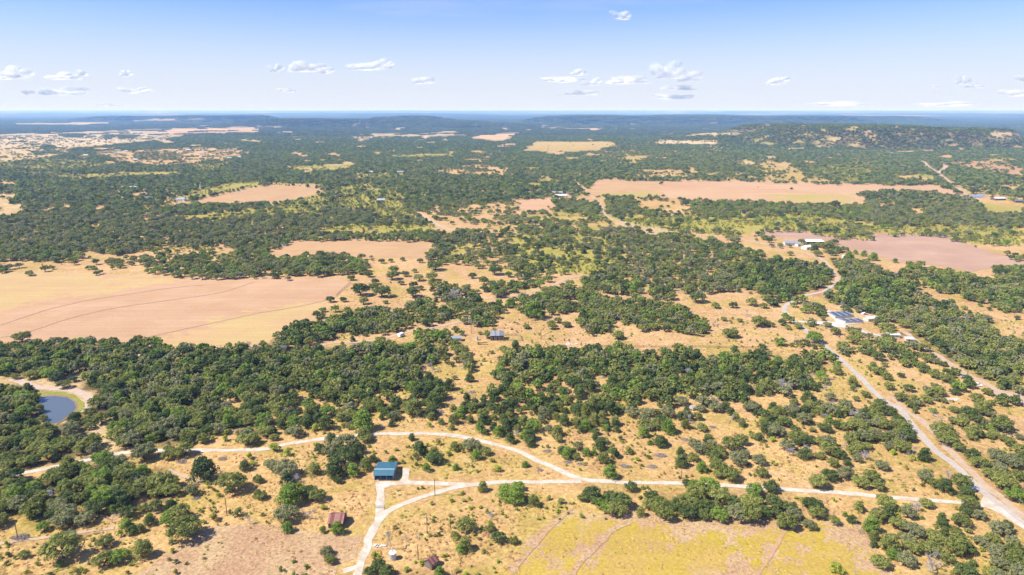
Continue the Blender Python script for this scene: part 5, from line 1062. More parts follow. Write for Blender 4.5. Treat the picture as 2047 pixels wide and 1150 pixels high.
fence('pasture_fence', 'long wire fence with dark posts at the pasture edge behind the cedars', [(1170, 693), (1270, 695), (1400, 695), (1520, 697)], 5.0, 1.5, 3, m_pole, pr=.12)
fence('wire_fence', 'wire fence along the diagonal edge of the pink hay field', [(672, 591), (700, 565.5)], 6.0, 1.3, 2, m_pole, pr=.12)
x, y = gp(912, 681); building('low_shed', 'low pale roofed shed beside the bright oak west of the barn', 'shed', x, y, R(2), 7, 4, 2.2, 2.5, m_stone, m_tin, kind='mono', windows=0, door=True)
x, y = gp(953.5, 680); t = thing('cistern', 'pale upright cistern standing near the old barn', 'cistern', (x, y, 0)); cyl(MB(), .9, .9, 0, 2.4, 14).build('drum', m_cream, t); cyl(MB(), .95, .2, 2.4, 2.7, 14).build('lid', m_tin, t); KEEP_FREE.append((953, 680, 3))
for u, v, rz, L, lab in ((967, 685.5, .35, 5, 'upper dark timber lying on the ground before the barn'), (968, 689, -.1, 5.2, 'lower dark timber lying on the ground before the barn')):
    x, y = gp(u, v); o = MB().box(-L / 2, L / 2, -.2, .2, 0, .4).build('timber', m_woodb); o.location = (x, y, 0); o.rotation_euler = (0, 0, rz); o['label'] = lab; o['category'] = 'timber'
def rubble(u, v, w, d, n, label, m=m_stone):
    x, y = gp(u, v); t = thing('rubble_pile', label, 'rubble pile', (x, y, 0)); r = random.Random(int(u)); KEEP_FREE.append((u, v, max(w, d) * .5))
    for k in range(n):
        a, b_ = r.uniform(-w / 2, w / 2), r.uniform(-d / 2, d / 2); s = r.uniform(.3, .9); zz = r.uniform(.12, .4)
        o = MB().box(-s, s, -s * .6, s * .6, 0, zz).build('slab', m, t); o.location = (a, b_, 0); o.rotation_euler = (r.uniform(-.1, .1), r.uniform(-.1, .1), r.uniform(0, 3))
rubble(1142, 688, 8, 3, 22, 'white broken slabs heaped at the pasture fence end'); rubble(1115, 691, 8, 2.5, 14, 'greyish rubble strewn west of the white slabs'); rubble(760, 1091.5, 4, 2.4, 7, 'ring of pale stones beside the gravel lane', m_conc)
# --- vehicles
def car(name, label, u, v, rz, L, W, Hh, m, cat='car', pick=False):
    x, y = gp(u, v); t = thing(name, label, cat, (x, y, 0), rz); KEEP_FREE.append((u, v, 3.5)); h1 = Hh * .55
    P = [(-L / 2, .35), (-L / 2, h1 * .95), (-L * .28, h1), (L * .47, h1 * .9), (L / 2, h1 * .7), (L / 2, .35)]
    def extr(P, w, nm, mm, par):
        n = len(P); V = [(a, -w / 2, b) for a, b in P] + [(a, w / 2, b) for a, b in P]
        return MB().add(V, [tuple(range(n)), tuple(range(2 * n - 1, n - 1, -1))] + [(i, (i + 1) % n, n + (i + 1) % n, n + i) for i in range(n)]).build(nm, mm, par)
    extr(P, W, 'body', m, t); c = [(-L * .40, h1), (-L * .32, Hh), (L * .1, Hh), (L * .24, h1)] if not pick else [(-L * .08, h1), (-L * .05, Hh), (L * .12, Hh), (L * .24, h1)]
    cb = extr(c, W * .86, 'cabin', m, t)
    g = [(c[0][0] + .12, h1 + .05), (c[1][0] + .08, Hh - .12), (c[2][0] - .05, Hh - .12), (c[3][0] - .15, h1 + .05)]; extr(g, W * .875, 'window', m_glass, cb)
    w_ = [(c[3][0] + .01, h1 + .06), (c[2][0] + .06, Hh - .08), (c[2][0] + .10, Hh - .08), (c[3][0] + .06, h1 + .06)]; extr(w_, W * .74, 'windscreen', m_glass, cb)
    for sx in (-.31, .31):
        for sy in (-1, 1): MB().tube((L * sx, sy * (W / 2 - .2), .34), (L * sx, sy * (W / 2 + .02), .34), .34, .34, 12).build('wheel', m_tyre, t)
    return t
m_pale = mat('pale_blue_paint', (0.45, 0.55, 0.66), 0.35, .2); m_silver = mat('silver_paint', (0.5, 0.5, 0.52), .35, .4)
car('parked_car', 'white car parked beside the oaks behind the blue roofed compound', 1728, 629, .3, 4.8, 2, 1.6, m_white)
car('parked_car', 'white car parked at the edge of the dirt yard', 1953, 771, -.5, 5, 2, 1.6, m_white)
car('pickup_truck', 'pale pickup half hidden by a round oak at the dirt road', 1930, 757, -.5, 5.6, 2.1, 1.9, m_silver, 'pickup', True)
car('parked_car', 'pale blue car under the oaks at the road mouth', 1943, 981, .2, 4.8, 2.0, 1.6, m_pale)
def trailer(name, label, u, v, rz, L, W, Hh, m, cat='trailer'):
    x, y = gp(u, v); t = thing(name, label, cat, (x, y, 0), rz); KEEP_FREE.append((u, v, 4)); b_ = MB(); r = .5
    P = [(-L / 2, .5), (-L / 2, Hh - r), (-L / 2 + r, Hh), (L / 2 - r, Hh), (L / 2, Hh - r * 1.6), (L / 2, .5)]; n = len(P)
    b_.add([(a, -W / 2, c) for a, c in P] + [(a, W / 2, c) for a, c in P], [tuple(range(n)), tuple(range(2 * n - 1, n - 1, -1))] + [(i, (i + 1) % n, n + (i + 1) % n, n + i) for i in range(n)]); b_.build('shell', m, t)
    for k in (-.25, .2): MB().box(L * k - .4, L * k + .4, -W / 2 - .02, -W / 2 + .01, 1.4, 2.0).build('window', m_glass, t)
    for sy in (-1, 1): MB().tube((0, sy * (W / 2 - .2), .35), (0, sy * (W / 2 + .02), .35), .35, .35, 10).build('wheel', m_tyre, t)
    MB().tube((L / 2, 0, .5), (L / 2 + 1, 0, .5), .06, .06, 5).build('hitch', m_tind, t)
trailer('travel_trailer', 'small white travel trailer parked alone on the dry slope', 802, 673, 1.0, 4.6, 2.3, 2.6, m_white)
trailer('camper', 'white camper among the thin oaks of the central woods', 1384, 819, 2.0, 2.9, 1.9, 2.1, m_silver, 'camper')
trailer('horse_trailer', 'pale horse trailer at the edge of the cedar thicket', 1036, 755, .5, 3.2, 2, 2.4, m_silver)
trailer('stock_trailer', 'long white stock trailer on the clearing near the homestead', 1695, 516, 0, 12, 2.6, 3.0, m_white)
x, y = gp(958, 652.5); t = MB().box(-.7, .7, -.5, .5, 0, 1.4).build('feed_bin', m_tin); t.location = (x, y, 0); t['label'] = 'small grey feed bin on the dry slope behind the barn'; t['category'] = 'feed bin'
# --- compound with blue roofs
def quad_building(name, label, px, zt, roof, wall, panels=8, roof2=None):
    q = [Vector((*gp(u, v, zt), zt)) for u, v in px]; c = sum(q, Vector()) / 4; t = thing(name, label, 'building', (c.x, c.y, 0)); q = [p - Vector((c.x, c.y, 0)) for p in q]
    MB().prism([(p.x * .97, p.y * .97) for p in q], -.1, zt - .12).build('wall', wall, t)
    for k in range(panels):
        a, b_ = q[0].lerp(q[1], k / panels), q[0].lerp(q[1], (k + 1) / panels - .01); d, c2 = q[3].lerp(q[2], k / panels), q[3].lerp(q[2], (k + 1) / panels - .01)
        MB().slab(a, b_, c2, d, .1).build('roof_sheet', roof if (k % 3 or not roof2) else roof2, t)
    u = sum(p[0] for p in px) / 4; v = sum(p[1] for p in px) / 4; KEEP_FREE.append((u, v + 4, max((q[0] - q[1]).length, 8) * .45))
quad_building('blue_roofed_hall', 'larger hall of the compound with slate blue striped metal roof', [(1655, 623.5), (1692, 622.5), (1708, 629.5), (1670, 632.5)], 2.0, m_blueroof, m_cream, 10, m_blueroof2)
quad_building('blue_roofed_hall', 'narrower slate blue roofed hall nearer the oaks of the compound', [(1675, 637), (1716, 636.5), (1727, 641.5), (1690, 642.5)], 2.0, m_blueroof, m_cream, 9, m_blueroof2)
building('white_roofed_shed', 'small white roofed shed east of the blue roofed halls', 'shed', *gp(1741, 641), R(10), 9, 6, 2.4, 3.2, m_cream, m_offwhite, windows=1)
building('white_roofed_shed', 'low pale blue shed at the compound edge under the oaks', 'shed', *gp(1757, 643), R(-8), 6, 5, 2.4, 3.1, m_cream, m_blueroof2, windows=1)
building('long_white_shed', 'long low white roofed shed under the compound oaks', 'shed', *gp(1785, 675), R(-6), 8, 3, 2.3, 2.7, m_cream, m_offwhite, kind='mono', windows=2)
building('pump_house', 'tiny pale roofed pump house by the compound driveway end', 'pump house', *gp(1817, 683), R(-10), 5, 3.5, 2.2, 2.6, m_cream, m_offwhite, kind='mono', windows=0)
# --- homestead at the upper right
building('farmhouse', 'grey roofed farmhouse at the west end of the homestead', 'house', *gp(1580, 490), R(-4), 15, 9, 3, 5, m_cream, m_tin, windows=4)
building('long_barn', 'long barn with white roof and brown wall at the homestead', 'barn', *gp(1626, 489), 0, 20, 9, 4.2, 5.2, m_woodb, m_white, windows=0, kind='mono')
building('garage', 'small white garage between the homestead trees', 'garage', *gp(1612, 498), R(25), 8, 7, 3, 4.4, m_white, m_white, windows=1)
building('garden_shed', 'tiny pale shed just east of the grey roofed farmhouse', 'shed', *gp(1596, 492), R(15), 6, 5, 2.5, 3.2, m_white, m_tin, windows=1)
# --- far farms and houses: (u, v, width, roof, wall, label)
FARH = [(1114, 388, 24, m_tin, m_cream, 'long grey roofed farm building at the end of the far grove'), (1121, 394, 26, m_white, m_cream, 'pale roofed farmhouse just before the long grey roof'), (1140, 389, 14, m_brownroof, m_cream, 'small brown roofed farm shed east of the pale farmhouse'),
    (1949, 396, 26, m_blueroof2, m_white, 'big farmhouse with pale blue roof on the far ranch'), (1960, 394, 16, m_tin, m_white, 'grey roofed wing beside the pale blue farmhouse'), (1995, 400, 26, m_white, m_woodb, 'open hay barn with white roof on the far ranch'), (2035, 405, 16, m_tind, m_woodb, 'low dark farm shed at the far ranch edge'),
    (172, 312, 22, m_white, m_cream, 'lone white roofed house at the west of the far hamlet'), (236, 302, 26, m_tin, m_cream, 'grey roofed house at the north of the far hamlet'), (252, 304, 20, m_white, m_cream, 'white house beside the grey roofed one of the far hamlet'), (232, 308, 18, m_tind, m_cream, 'dark roofed house among the hamlet trees'),
    (272, 321, 18, m_tin, m_cream, 'grey roofed house below the hamlet clearing'), (405, 309, 22, m_blueroof2, m_white, 'blue roofed house in the reddish hamlet clearing'), (377, 301, 24, m_white, m_cream, 'white house at the reddish clearing edge'), (458, 318, 24, m_white, m_cream, 'white house at the eastern end of the hamlet'), (478, 316, 18, m_white, m_cream, 'last white house of the hamlet before the woods'), (387, 293, 18, m_white, m_cream, 'tiny white house highest in the hamlet'), (212, 299, 14, m_white, m_cream, 'small white outbuilding beside the hamlet road'),
    (243, 377.5, 16, m_white, m_cream, 'white roofed house in the dense western woods'), (268, 377.5, 18, m_tin, m_cream, 'grey roofed house above a small clearing in the western woods'), (295, 399, 26, m_tind, m_cream, 'long dark roofed shed deep in the western woods'), (363, 401.5, 18, m_blueroof2, m_white, 'pale blue roofed house at the corner of the tan field'), (762, 403, 16, m_tin, m_cream, 'grey roofed cottage in the green scrub'), (800, 346, 22, m_tin, m_cream, 'far grey roof at the edge of the dark woods'), (742, 346, 12, m_white, m_cream, 'far white roof in the dark woods'),
    (1050, 264, 40, m_white, m_cream, 'very distant white building on the plain'), (1029, 263, 30, m_white, m_cream, 'very distant small white building on the plain')]
for u, v, w, roof, wall, lab in FARH:
    x, y = gp(u, v); zt = float(terrain(x, y)); x, y = gp(u, v, zt)
    w *= .8; roof = m_offwhite if roof is m_white else roof
    building('farmhouse' if 'house' in lab else 'farm_building', lab, 'house' if 'house' in lab or 'cottage' in lab else 'farm building', x, y, random.uniform(-.15, .15), w, w * .5, 3, 5.2, wall, roof, windows=2, door=True, z0=float(terrain(x, y)) - .05)
x, y = gp(558, 491.5); t = MB().box(-9, 9, -1, 1, 0, 1.6).build('hay_row', m_cream); t.location = (x, y, 0); t.rotation_euler = (0, 0, -.1); t['label'] = 'pale stacked hay row at the corner of the tan field'; t['category'] = 'hay bales'
# --- gate across the lane fork
x0, y0 = gp(750, 1015); x1, y1 = gp(768, 1017); t = thing('cattle_gate', 'open pipe cattle gate across the spur of the lane', 'gate', (x0, y0, 0))
for k in range(5): MB().tube((0, 0, .3 + .22 * k), (x1 - x0, y1 - y0, .3 + .22 * k), .03, .03, 5).build('bar', m_tind, t)
for f_ in (0, 1): MB().tube(((x1 - x0) * f_, (y1 - y0) * f_, -.1), ((x1 - x0) * f_, (y1 - y0) * f_, 1.6), .09, .09, 6).build('post', m_pole, t)
# ---- ground kept free: roads, yards, buildings (a world grid, 1.5 m cells)
GX0, GY0, GS = -1800.0, 100.0, 1.5
BLOCK = np.zeros((1400, 2400), bool)     # [y, x]
def block_disc(x, y, r):
    i0, i1 = int((y - r - GY0) / GS), int((y + r - GY0) / GS) + 1; j0, j1 = int((x - r - GX0) / GS), int((x + r - GX0) / GS) + 1
    i0, j0 = max(i0, 0), max(j0, 0)
    if i1 <= i0 or j1 <= j0 or i0 >= 1400 or j0 >= 2400: return
    BLOCK[i0:i1, j0:j1] = True
for L, w in ROADS:
    for p in L: block_disc(p.x, p.y, w + 1.6)
for u, v, r in KEEP_FREE:
    x, y = gp(u, v); block_disc(x, y, r)
def blocked(x, y):
    i = ((y - GY0) / GS).astype(int); j = ((x - GX0) / GS).astype(int)
    ok = (i >= 0) & (i < 1400) & (j >= 0) & (j < 2400)
    return ok & BLOCK[np.clip(i, 0, 1399), np.clip(j, 0, 2399)]
# hand placed trees claim their ground
HB = {}
for t in trees:
    HB.setdefault((int(t['x'] // 12), int(t['y'] // 12)), []).append((t['x'], t['y'], t['r']))
def near_hand(x, y, r):
    a, b = int(x // 12), int(y // 12)
    for i in (a - 1, a, a + 1):
        for j in (b - 1, b, b + 1):
            for (hx, hy, hr) in HB.get((i, j), ()):
                if (hx - x) ** 2 + (hy - y) ** 2 < (0.62 * (hr + r)) ** 2: return True
    return False
def band(y0, y1, sp, r_lo, r_hi, seed):
    """jittered grid of candidate trees, kept by the cover map; returns arrays"""
    rg = np.random.default_rng(seed)
    ys = np.arange(y0, y1, sp); out = []
    hw = y1 * 0.80 + 140
    Xg, Yg = np.meshgrid(np.arange(-hw, hw, sp), ys)
    X = Xg.ravel() + rg.uniform(-.46, .46, Xg.size) * sp; Y = Yg.ravel() + rg.uniform(-.46, .46, Xg.size) * sp
    k = np.abs(X) < Y * 0.80 + 110; X, Y = X[k], Y[k]
    Z = terrain(X, Y); i, j = lookup(X, Y, Z + 3.3, 1.4)
    d = DEN[i, j]; mix = MIX[i, j]
    n = fbm(X / (sp * 3.2), Y / (sp * 3.2), seed + 3, 3); n = np.clip((n - .5) * 1.9 + .5, 0, 1) * .6 + rg.uniform(0, 1, len(X)) * .4
    n = np.where(d > .9, rg.uniform(0, 1, len(X)) * 0.95 + n * 0.05, n)
    d = np.where(mix == MES, np.minimum(d + .28, .9), d)
    keep = (n < d * 0.98 + 0.005 * (d > 0)) & (d > 0) & ~blocked(X, Y)
    X, Y, Z, d, mix = X[keep], Y[keep], Z[keep], d[keep], mix[keep]; m = len(X)
    u1, u2, u3 = rg.uniform(0, 1, m), rg.uniform(0, 1, m), rg.uniform(0, 1, m)
    kind = np.zeros(m, np.int8)      # 0 oak 1 juniper 2 scrub 3 dead
    kind[(mix == CED) & (u1 < .78)] = 1; kind[(mix == MIXD) & (u1 < .32)] = 1; kind[(mix == GRY) & (u1 < .22)] = 1
    kind[(mix == MES) & (u1 < .80)] = 2; kind[(mix == GRY) & (u1 > .92)] = 3; kind[(mix == CED) & (u1 > .97)] = 3; kind[(mix == OAK) & (u1 > .965)] = 2
    kind[(mix == MIXD) & (u1 > .985)] = 3
    kind[(d < .66) & (u2 < .16) & (mix != OAK)] = 2
    tone = np.zeros(m, np.int8)      # index into tone tables
    tone = np.where(u3 < .48, 0, np.where(u3 < .70, 1, np.where(u3 < .86, 2, 3)))
    tone = np.where((mix == GRY) & (u3 > .62), 2, tone); tone = np.where((kind == 2) & (tone == 0) & (u3 < .28), 1, tone)
    r = (r_lo + (r_hi - r_lo) * rg.uniform(0, 1, m) ** .9) * np.where(kind == 2, .55, np.where(kind == 1, .85, np.where(kind == 3, .72, 1.0))) * np.where(d < .5, .88, np.where(d > .9, 1.12, 1))
    h = r * 2 * np.where(kind == 0, rg.uniform(.58, .78, m), np.where(kind == 1, rg.uniform(.6, .85, m), np.where(kind == 2, .5, .8)))
    h = h * (1 - .4 * sstep(1300, 2700, Y))
    return X, Y, Z, r, h, kind, tone, rg.uniform(0, 2 * math.pi, m)
KN = ['oak', 'juniper', 'scrub', 'dead']
TT = {'oak': ['olive', 'dark', 'grey', 'bright'], 'juniper': ['dark', 'olive', 'dark', 'bright'], 'scrub': ['lime', 'olive', 'lime', 'gold'], 'dead': ['grey'] * 4}
near = band(150, 520, 5.2, 2.2, 5.0, 1)
for x, y, z_, r, h, k, t, a in zip(*near):
    if near_hand(x, y, r): continue
    trees.append(dict(kind=KN[k], tone=TT[KN[k]][t], x=float(x), y=float(y), r=float(r), h=float(h), hand=False))
rgs = np.random.default_rng(55)
sx_, sy_ = rgs.uniform(-1, 1, 8000), 155 + 330 * rgs.uniform(0, 1, 8000) ** 1.1; sx_ = sx_ * (sy_ * .78 + 80)
ii, jj = lookup(sx_, sy_, 0.0, 1.4); dd = DEN[ii, jj]; bl = blocked(sx_, sy_); fn = fbm(sx_ / 25, sy_ / 25, 61, 3); us, vs2 = proj(sx_, sy_, 0)
for q in np.nonzero((dd > 0) & (dd < .8) & ~bl & (fn > .46) & ~((vs2 > 1040) & (us > 1000) & (us < 1850)) & ~((vs2 > 1058) & (us > 300) & (us < 700) & (fn < .62)))[0]:
    if near_hand(sx_[q], sy_[q], 1.0) or len([1 for t in trees if t['kind'] == 'scrub']) > 2300: continue
    rr_ = float(rgs.uniform(.6, 1.7)); trees.append(dict(kind='scrub', tone=('lime', 'olive', 'gold', 'lime')[int(rgs.integers(0, 4))], x=float(sx_[q]), y=float(sy_[q]), r=rr_, h=rr_ * float(rgs.uniform(.8, 1.3)), hand=False))
for t in trees:
    u, v = proj(t['x'], t['y'], 0); t['u'], t['v'] = u, v; t['px'] = t['r'] * FOC / (t['y'] * CT + CAM_H * ST)
    t['inside'] = -10 < u < 2057 and v < 1165
    if t['kind'] in ('juniper',) and t['tone'] in ('lime', 'grey'): t['tone'] = 'bright'
LIMIT = {'oak': 290, 'juniper': 220, 'scrub': 110, 'dead': 60, 'brush': 40}
chosen, rest = [], []
for kind in LIMIT:
    c = sorted([t for t in trees if t['kind'] == kind], key=lambda t: -(t['px'] * (1.25 if t['hand'] else 1)) * t['inside'])
    vis = [t for t in c if t['inside']]
    chosen += vis[:LIMIT[kind]]; rest += vis[LIMIT[kind]:] + [t for t in c if not t['inside']]

# ---- words for each tree: look, then where it stands
LANDMARKS = [('the teal roofed shed', 772, 950), ('the rusty shed', 672, 1040), ('the silver water tank', 785, 1112), ('the little ruined cabin', 864, 1130), ('the round pond', 112, 818),
    ('the windmill', 778, 1100), ('the lane fork', 760, 1030), ('the lane junction', 1170, 962), ('the lane bend beyond the shed', 860, 866), ('the yellow meadow', 1300, 1060),
    ('the meadow corner', 1750, 1060), ('the paved road mouth', 1965, 1010), ('the paved road', 1800, 830), ('the old board barn', 994, 675), ('the white trailer', 802, 672), ('the long pasture fence', 1270, 694),
    ('the blue roofed compound', 1690, 640), ('the paved road bend', 1575, 620), ('the pale brush piles', 1300, 915), ('the reddish dirt road', 1900, 740), ('the dirt yard', 2000, 790),
    ('the pond woods gap', 380, 733), ('the oak lane', 300, 905), ('the west straw meadow', 430, 1090), ('the faint near track', 150, 1070), ('the pond path', 190, 790),
    ('the golden hay strip', 480, 680), ('the pink hay field', 250, 640), ('the central pasture', 1400, 660), ('the white camper', 1383, 815), ('the upper meadow hedge', 1400, 1020), ('the lane end oaks', 1600, 1000),
    ('the two leaning poles', 870, 915), ('the cedar thicket', 1080, 800), ('the cedar wall', 1500, 740), ('the sandy cedar gap', 1200, 760), ('the walled tan field', 700, 495), ('the long grove edge', 700, 650),
    ('the wire fence corner', 700, 565), ('the homestead track', 1640, 560), ('the corral', 1030, 678), ('the near left thicket'.replace('left', 'big'), 230, 970), ('the cabin track', 950, 1090), ('the far dirt road', 1250, 500)]
LP = [(n, *gp(u, v)) for n, u, v in LANDMARKS]
def relation(t):
    best = min(LP, key=lambda l: math.hypot(t['x'] - l[1], (t['y'] - l[2]) * .8)); dx, dy = t['x'] - best[1], t['y'] - best[2]
    d = math.hypot(dx, dy)
    if abs(dy) > abs(dx) * 1.2: rel = 'behind' if dy > 0 else 'in front of'
    else: rel = 'east of' if dx > 0 else 'west of'
    if d < 14: rel = {'behind': 'close behind', 'in front of': 'just before', 'east of': 'close east of', 'west of': 'close west of'}[rel]
    elif d > 60: rel = {'behind': 'far behind', 'in front of': 'well before', 'east of': 'well east of', 'west of': 'well west of'}[rel]
    return rel, best[0], d
TONEW = {'olive': 'olive green', 'dark': 'dark green', 'grey': 'grey green', 'bright': 'fresh green', 'lime': 'yellow green', 'gold': 'yellowing'}
KINDW = {'oak': ('live_oak', 'live oak', 'tree'), 'juniper': ('juniper', 'juniper', 'tree'), 'scrub': ('shrub', 'low shrub', 'shrub'), 'dead': ('dead_tree', 'leafless dead tree', 'tree'), 'brush': ('brush_pile', 'pile of cut brush', 'brush pile')}
ORD = ['', 'second ', 'third ', 'fourth ', 'fifth ', 'sixth ', 'seventh ', 'eighth ', 'ninth ', 'tenth ', 'eleventh ', 'twelfth ', 'thirteenth ', 'fourteenth ']
def sizew(t):
    r = t['r'] if t['kind'] != 'scrub' else t['r'] * 1.7
    return 'small' if r < 3.3 else ('middling' if r < 4.4 else ('large' if r < 6.2 else 'huge'))
groups = {}
for t in chosen:
    rel, lm, d = relation(t); t['dist'] = d
    tone = {'dead': 'pale grey', 'brush': 'greyish'}.get(t['kind']) or TONEW[t['tone']]
    t['words'] = (f"{sizew(t)} {tone} {KINDW[t['kind']][1]}", f"{rel} {lm}"); groups.setdefault(t['words'], []).append(t)
for (look, where), ts in groups.items():
    ts.sort(key=lambda t: t['dist'])
    for i, t in enumerate(ts):
        t['label'] = f"{look} standing {where}" if len(ts) == 1 else (f"{ORD[min(i, 13)]}closest {look} {where}")
        if t['kind'] == 'brush': t['label'] = t['label'].replace('standing', 'lying')
GROUPS = {'oak': 'live oaks of the ranch', 'juniper': 'junipers of the ranch', 'scrub': 'low shrubs in the dry grass', 'dead': 'dead grey trees', 'brush': 'piles of cut brush in the clearings'}
for t in chosen:
    name, _, cat = KINDW[t['kind']]; rz = random.uniform(0, 6.28)
    if t['kind'] == 'brush':
        o = obj(name, brush[random.randrange(2)], None, (t['x'], t['y'], 0), random.uniform(-.5, .5)); s_ = t['r'] / 2.7; o.scale = (s_, s_, max(s_, .8))
        o['label'] = t['label']; o['category'] = cat; o['group'] = GROUPS['brush']; continue
    root = thing(name, t['label'], cat, (t['x'], t['y'], 0), rz, GROUPS[t['kind']])
    fam = LOD[0].get((t['kind'], t['tone'])) or LOD[0][(t['kind'], 'olive' if t['kind'] != 'dead' else 'grey')]
    cm, tm = random.choice(fam); s_ = t['r'] / PR; hz_ = t['h'] / (PH if t['kind'] != 'scrub' else PH * .8)
    root.scale = (s_, s_ * random.uniform(.88, 1.08), hz_)
    obj('branches' if t['kind'] == 'dead' else 'crown', cm, root)
    if tm: obj('trunk', tm, root)

# ---- the trees past the limit: one object per stretch of country
def proto_collection(name, lod):
    col = bpy.data.collections.new(name); index = {}; n = 0
    for key, fam in LOD[lod].items():
        for (cm, tm) in fam:
            if tm:                                     # join crown and trunk in one mesh
                bm = bmesh.new(); bm.from_mesh(cm); nf = len(bm.faces); bm.from_mesh(tm); bm.faces.ensure_lookup_table()
                for f in bm.faces[nf:]: f.material_index = 1
                me = bpy.data.meshes.new('tree'); bm.to_mesh(me); bm.free(); me.materials.append(cm.materials[0]); me.materials.append(m_bark)
            else: me = cm
            o = bpy.data.objects.new(f'tree_kind_{n:03d}', me); col.objects.link(o); index.setdefault(key, []).append(n); n += 1
    return col, index
def scatter(name, pts, rot, scl, idx, col, label):
    me = bpy.data.meshes.new(name); n = len(pts); me.vertices.add(n); me.vertices.foreach_set('co', np.asarray(pts, np.float32).ravel())
    for nm, ty, dat in (('turn', 'FLOAT', rot), ('pick', 'INT', idx)):
        a = me.attributes.new(nm, ty, 'POINT'); a.data.foreach_set('value', np.asarray(dat, np.float32 if ty == 'FLOAT' else np.int32))
    a = me.attributes.new('size', 'FLOAT_VECTOR', 'POINT'); a.data.foreach_set('vector', np.asarray(scl, np.float32).ravel())
    o = obj(name, me); struct(o, label, 'stuff')
    ng = bpy.data.node_groups.new(name, 'GeometryNodeTree'); ng.interface.new_socket('Geometry', in_out='INPUT', socket_type='NodeSocketGeometry'); ng.interface.new_socket('Geometry', in_out='OUTPUT', socket_type='NodeSocketGeometry')
    gi, go = ng.nodes.new('NodeGroupInput'), ng.nodes.new('NodeGroupOutput'); ip = ng.nodes.new('GeometryNodeInstanceOnPoints'); ci = ng.nodes.new('GeometryNodeCollectionInfo')
    m2p = ng.nodes.new('GeometryNodeMeshToPoints')
    ci.inputs['Collection'].default_value = col; ci.inputs['Separate Children'].default_value = True; ci.inputs['Reset Children'].default_value = True
    ip.inputs['Pick Instance'].default_value = True
    def attr(nm, ty):
        a = ng.nodes.new('GeometryNodeInputNamedAttribute'); a.data_type = ty; a.inputs['Name'].default_value = nm; return a
    a1, a2, a3 = attr('turn', 'FLOAT'), attr('pick', 'INT'), attr('size', 'FLOAT_VECTOR'); cx = ng.nodes.new('ShaderNodeCombineXYZ')
    L = ng.links.new; L(gi.outputs[0], m2p.inputs['Mesh']); L(m2p.outputs[0], ip.inputs['Points']); L(ci.outputs[0], ip.inputs['Instance'])
    L(a1.outputs[0], cx.inputs[2]); L(cx.outputs[0], ip.inputs['Rotation']); L(a2.outputs[0], ip.inputs['Instance Index']); L(a3.outputs[0], ip.inputs['Scale']); L(ip.outputs[0], go.inputs[0])
    md = o.modifiers.new('scatter', 'NODES'); md.node_group = ng
    return o
COLS = [proto_collection('near_tree_kinds', 0), proto_collection('middle_tree_kinds', 1), proto_collection('far_tree_kinds', 2)]
def scatter_trees(name, X, Y, Z, r, h, kinds, tones, rot, lod, label):
    col, index = COLS[lod]; rg = np.random.default_rng(len(X)); n = len(X)
    idx = np.zeros(n, np.int32); kinds = np.asarray(kinds); tones = np.asarray(tones)
    for key, lst in index.items():
        m = (kinds == key[0]) & ((tones == key[1]) | (key[0] == 'dead'))
        idx[m] = np.array(lst)[rg.integers(0, len(lst), int(m.sum()))]
    ph = np.where(kinds == 'scrub', PH * .8, PH)
    scl = np.stack([r / PR, r / PR * rg.uniform(.88, 1.08, n), h / ph], 1)
    scatter(name, np.stack([X, Y, Z], 1), rot, scl, idx, col, label)
n1 = [t for t in rest if t['y'] < 330 or t['hand']]; n2 = [t for t in rest if not (t['y'] < 330 or t['hand'])]
for nm, grp, lod, lab in (('near_woods', n1, 0, 'the smaller oaks, junipers and shrubs of the near woods'), ('middle_woods', n2, 1, 'the oaks and junipers of the woods past the lane')):
    if grp:
        g_ = lambda k: np.array([t[k] for t in grp]); scatter_trees(nm, g_('x'), g_('y'), g_('x') * 0, g_('r'), g_('h'), g_('kind'), g_('tone'), rng.uniform(0, 6.28, len(grp)), lod, lab)
def far_scatter(nm, y0, y1, sp, lo, hi, lod, seed, lab):
    X, Y, Z, r, h, k, t, a = band(y0, y1, sp, lo, hi, seed)
    # keep clear of the hand placed ones
    ok = np.array([not near_hand(x, y, q) for x, y, q in zip(X, Y, r)]) if y0 < 1500 else np.ones(len(X), bool)
    kn = np.array(KN)[k]; tn = np.array([TT[a_][b_] for a_, b_ in zip(kn, t)])
    if y0 >= 1150:
        rq = np.random.default_rng(3); sw = rq.uniform(0, 1, len(tn)) < (.22 if y0 < 2000 else .6); tn = np.where(np.isin(kn, ['oak', 'juniper']) & sw & (tn != 'bright'), 'dark', tn)
    scatter_trees(nm, X[ok], Y[ok], Z[ok], r[ok], h[ok], kn[ok], tn[ok], a[ok], lod, lab); print(nm, int(ok.sum()))
far_scatter('wooded_savanna', 520, 1150, 6.4, 2.6, 5.5, 1, 2, 'oaks and cedars scattered over the middle savanna')
far_scatter('far_woods', 1150, 2700, 8.0, 3.2, 6.2, 2, 3, 'dense far oak woods with tan clearings')

far_scatter('remote_woods', 2700, 4300, 8.6, 3.8, 7.0, 2, 4, 'scattered oaks and dense woods of the remote plain and mesa')

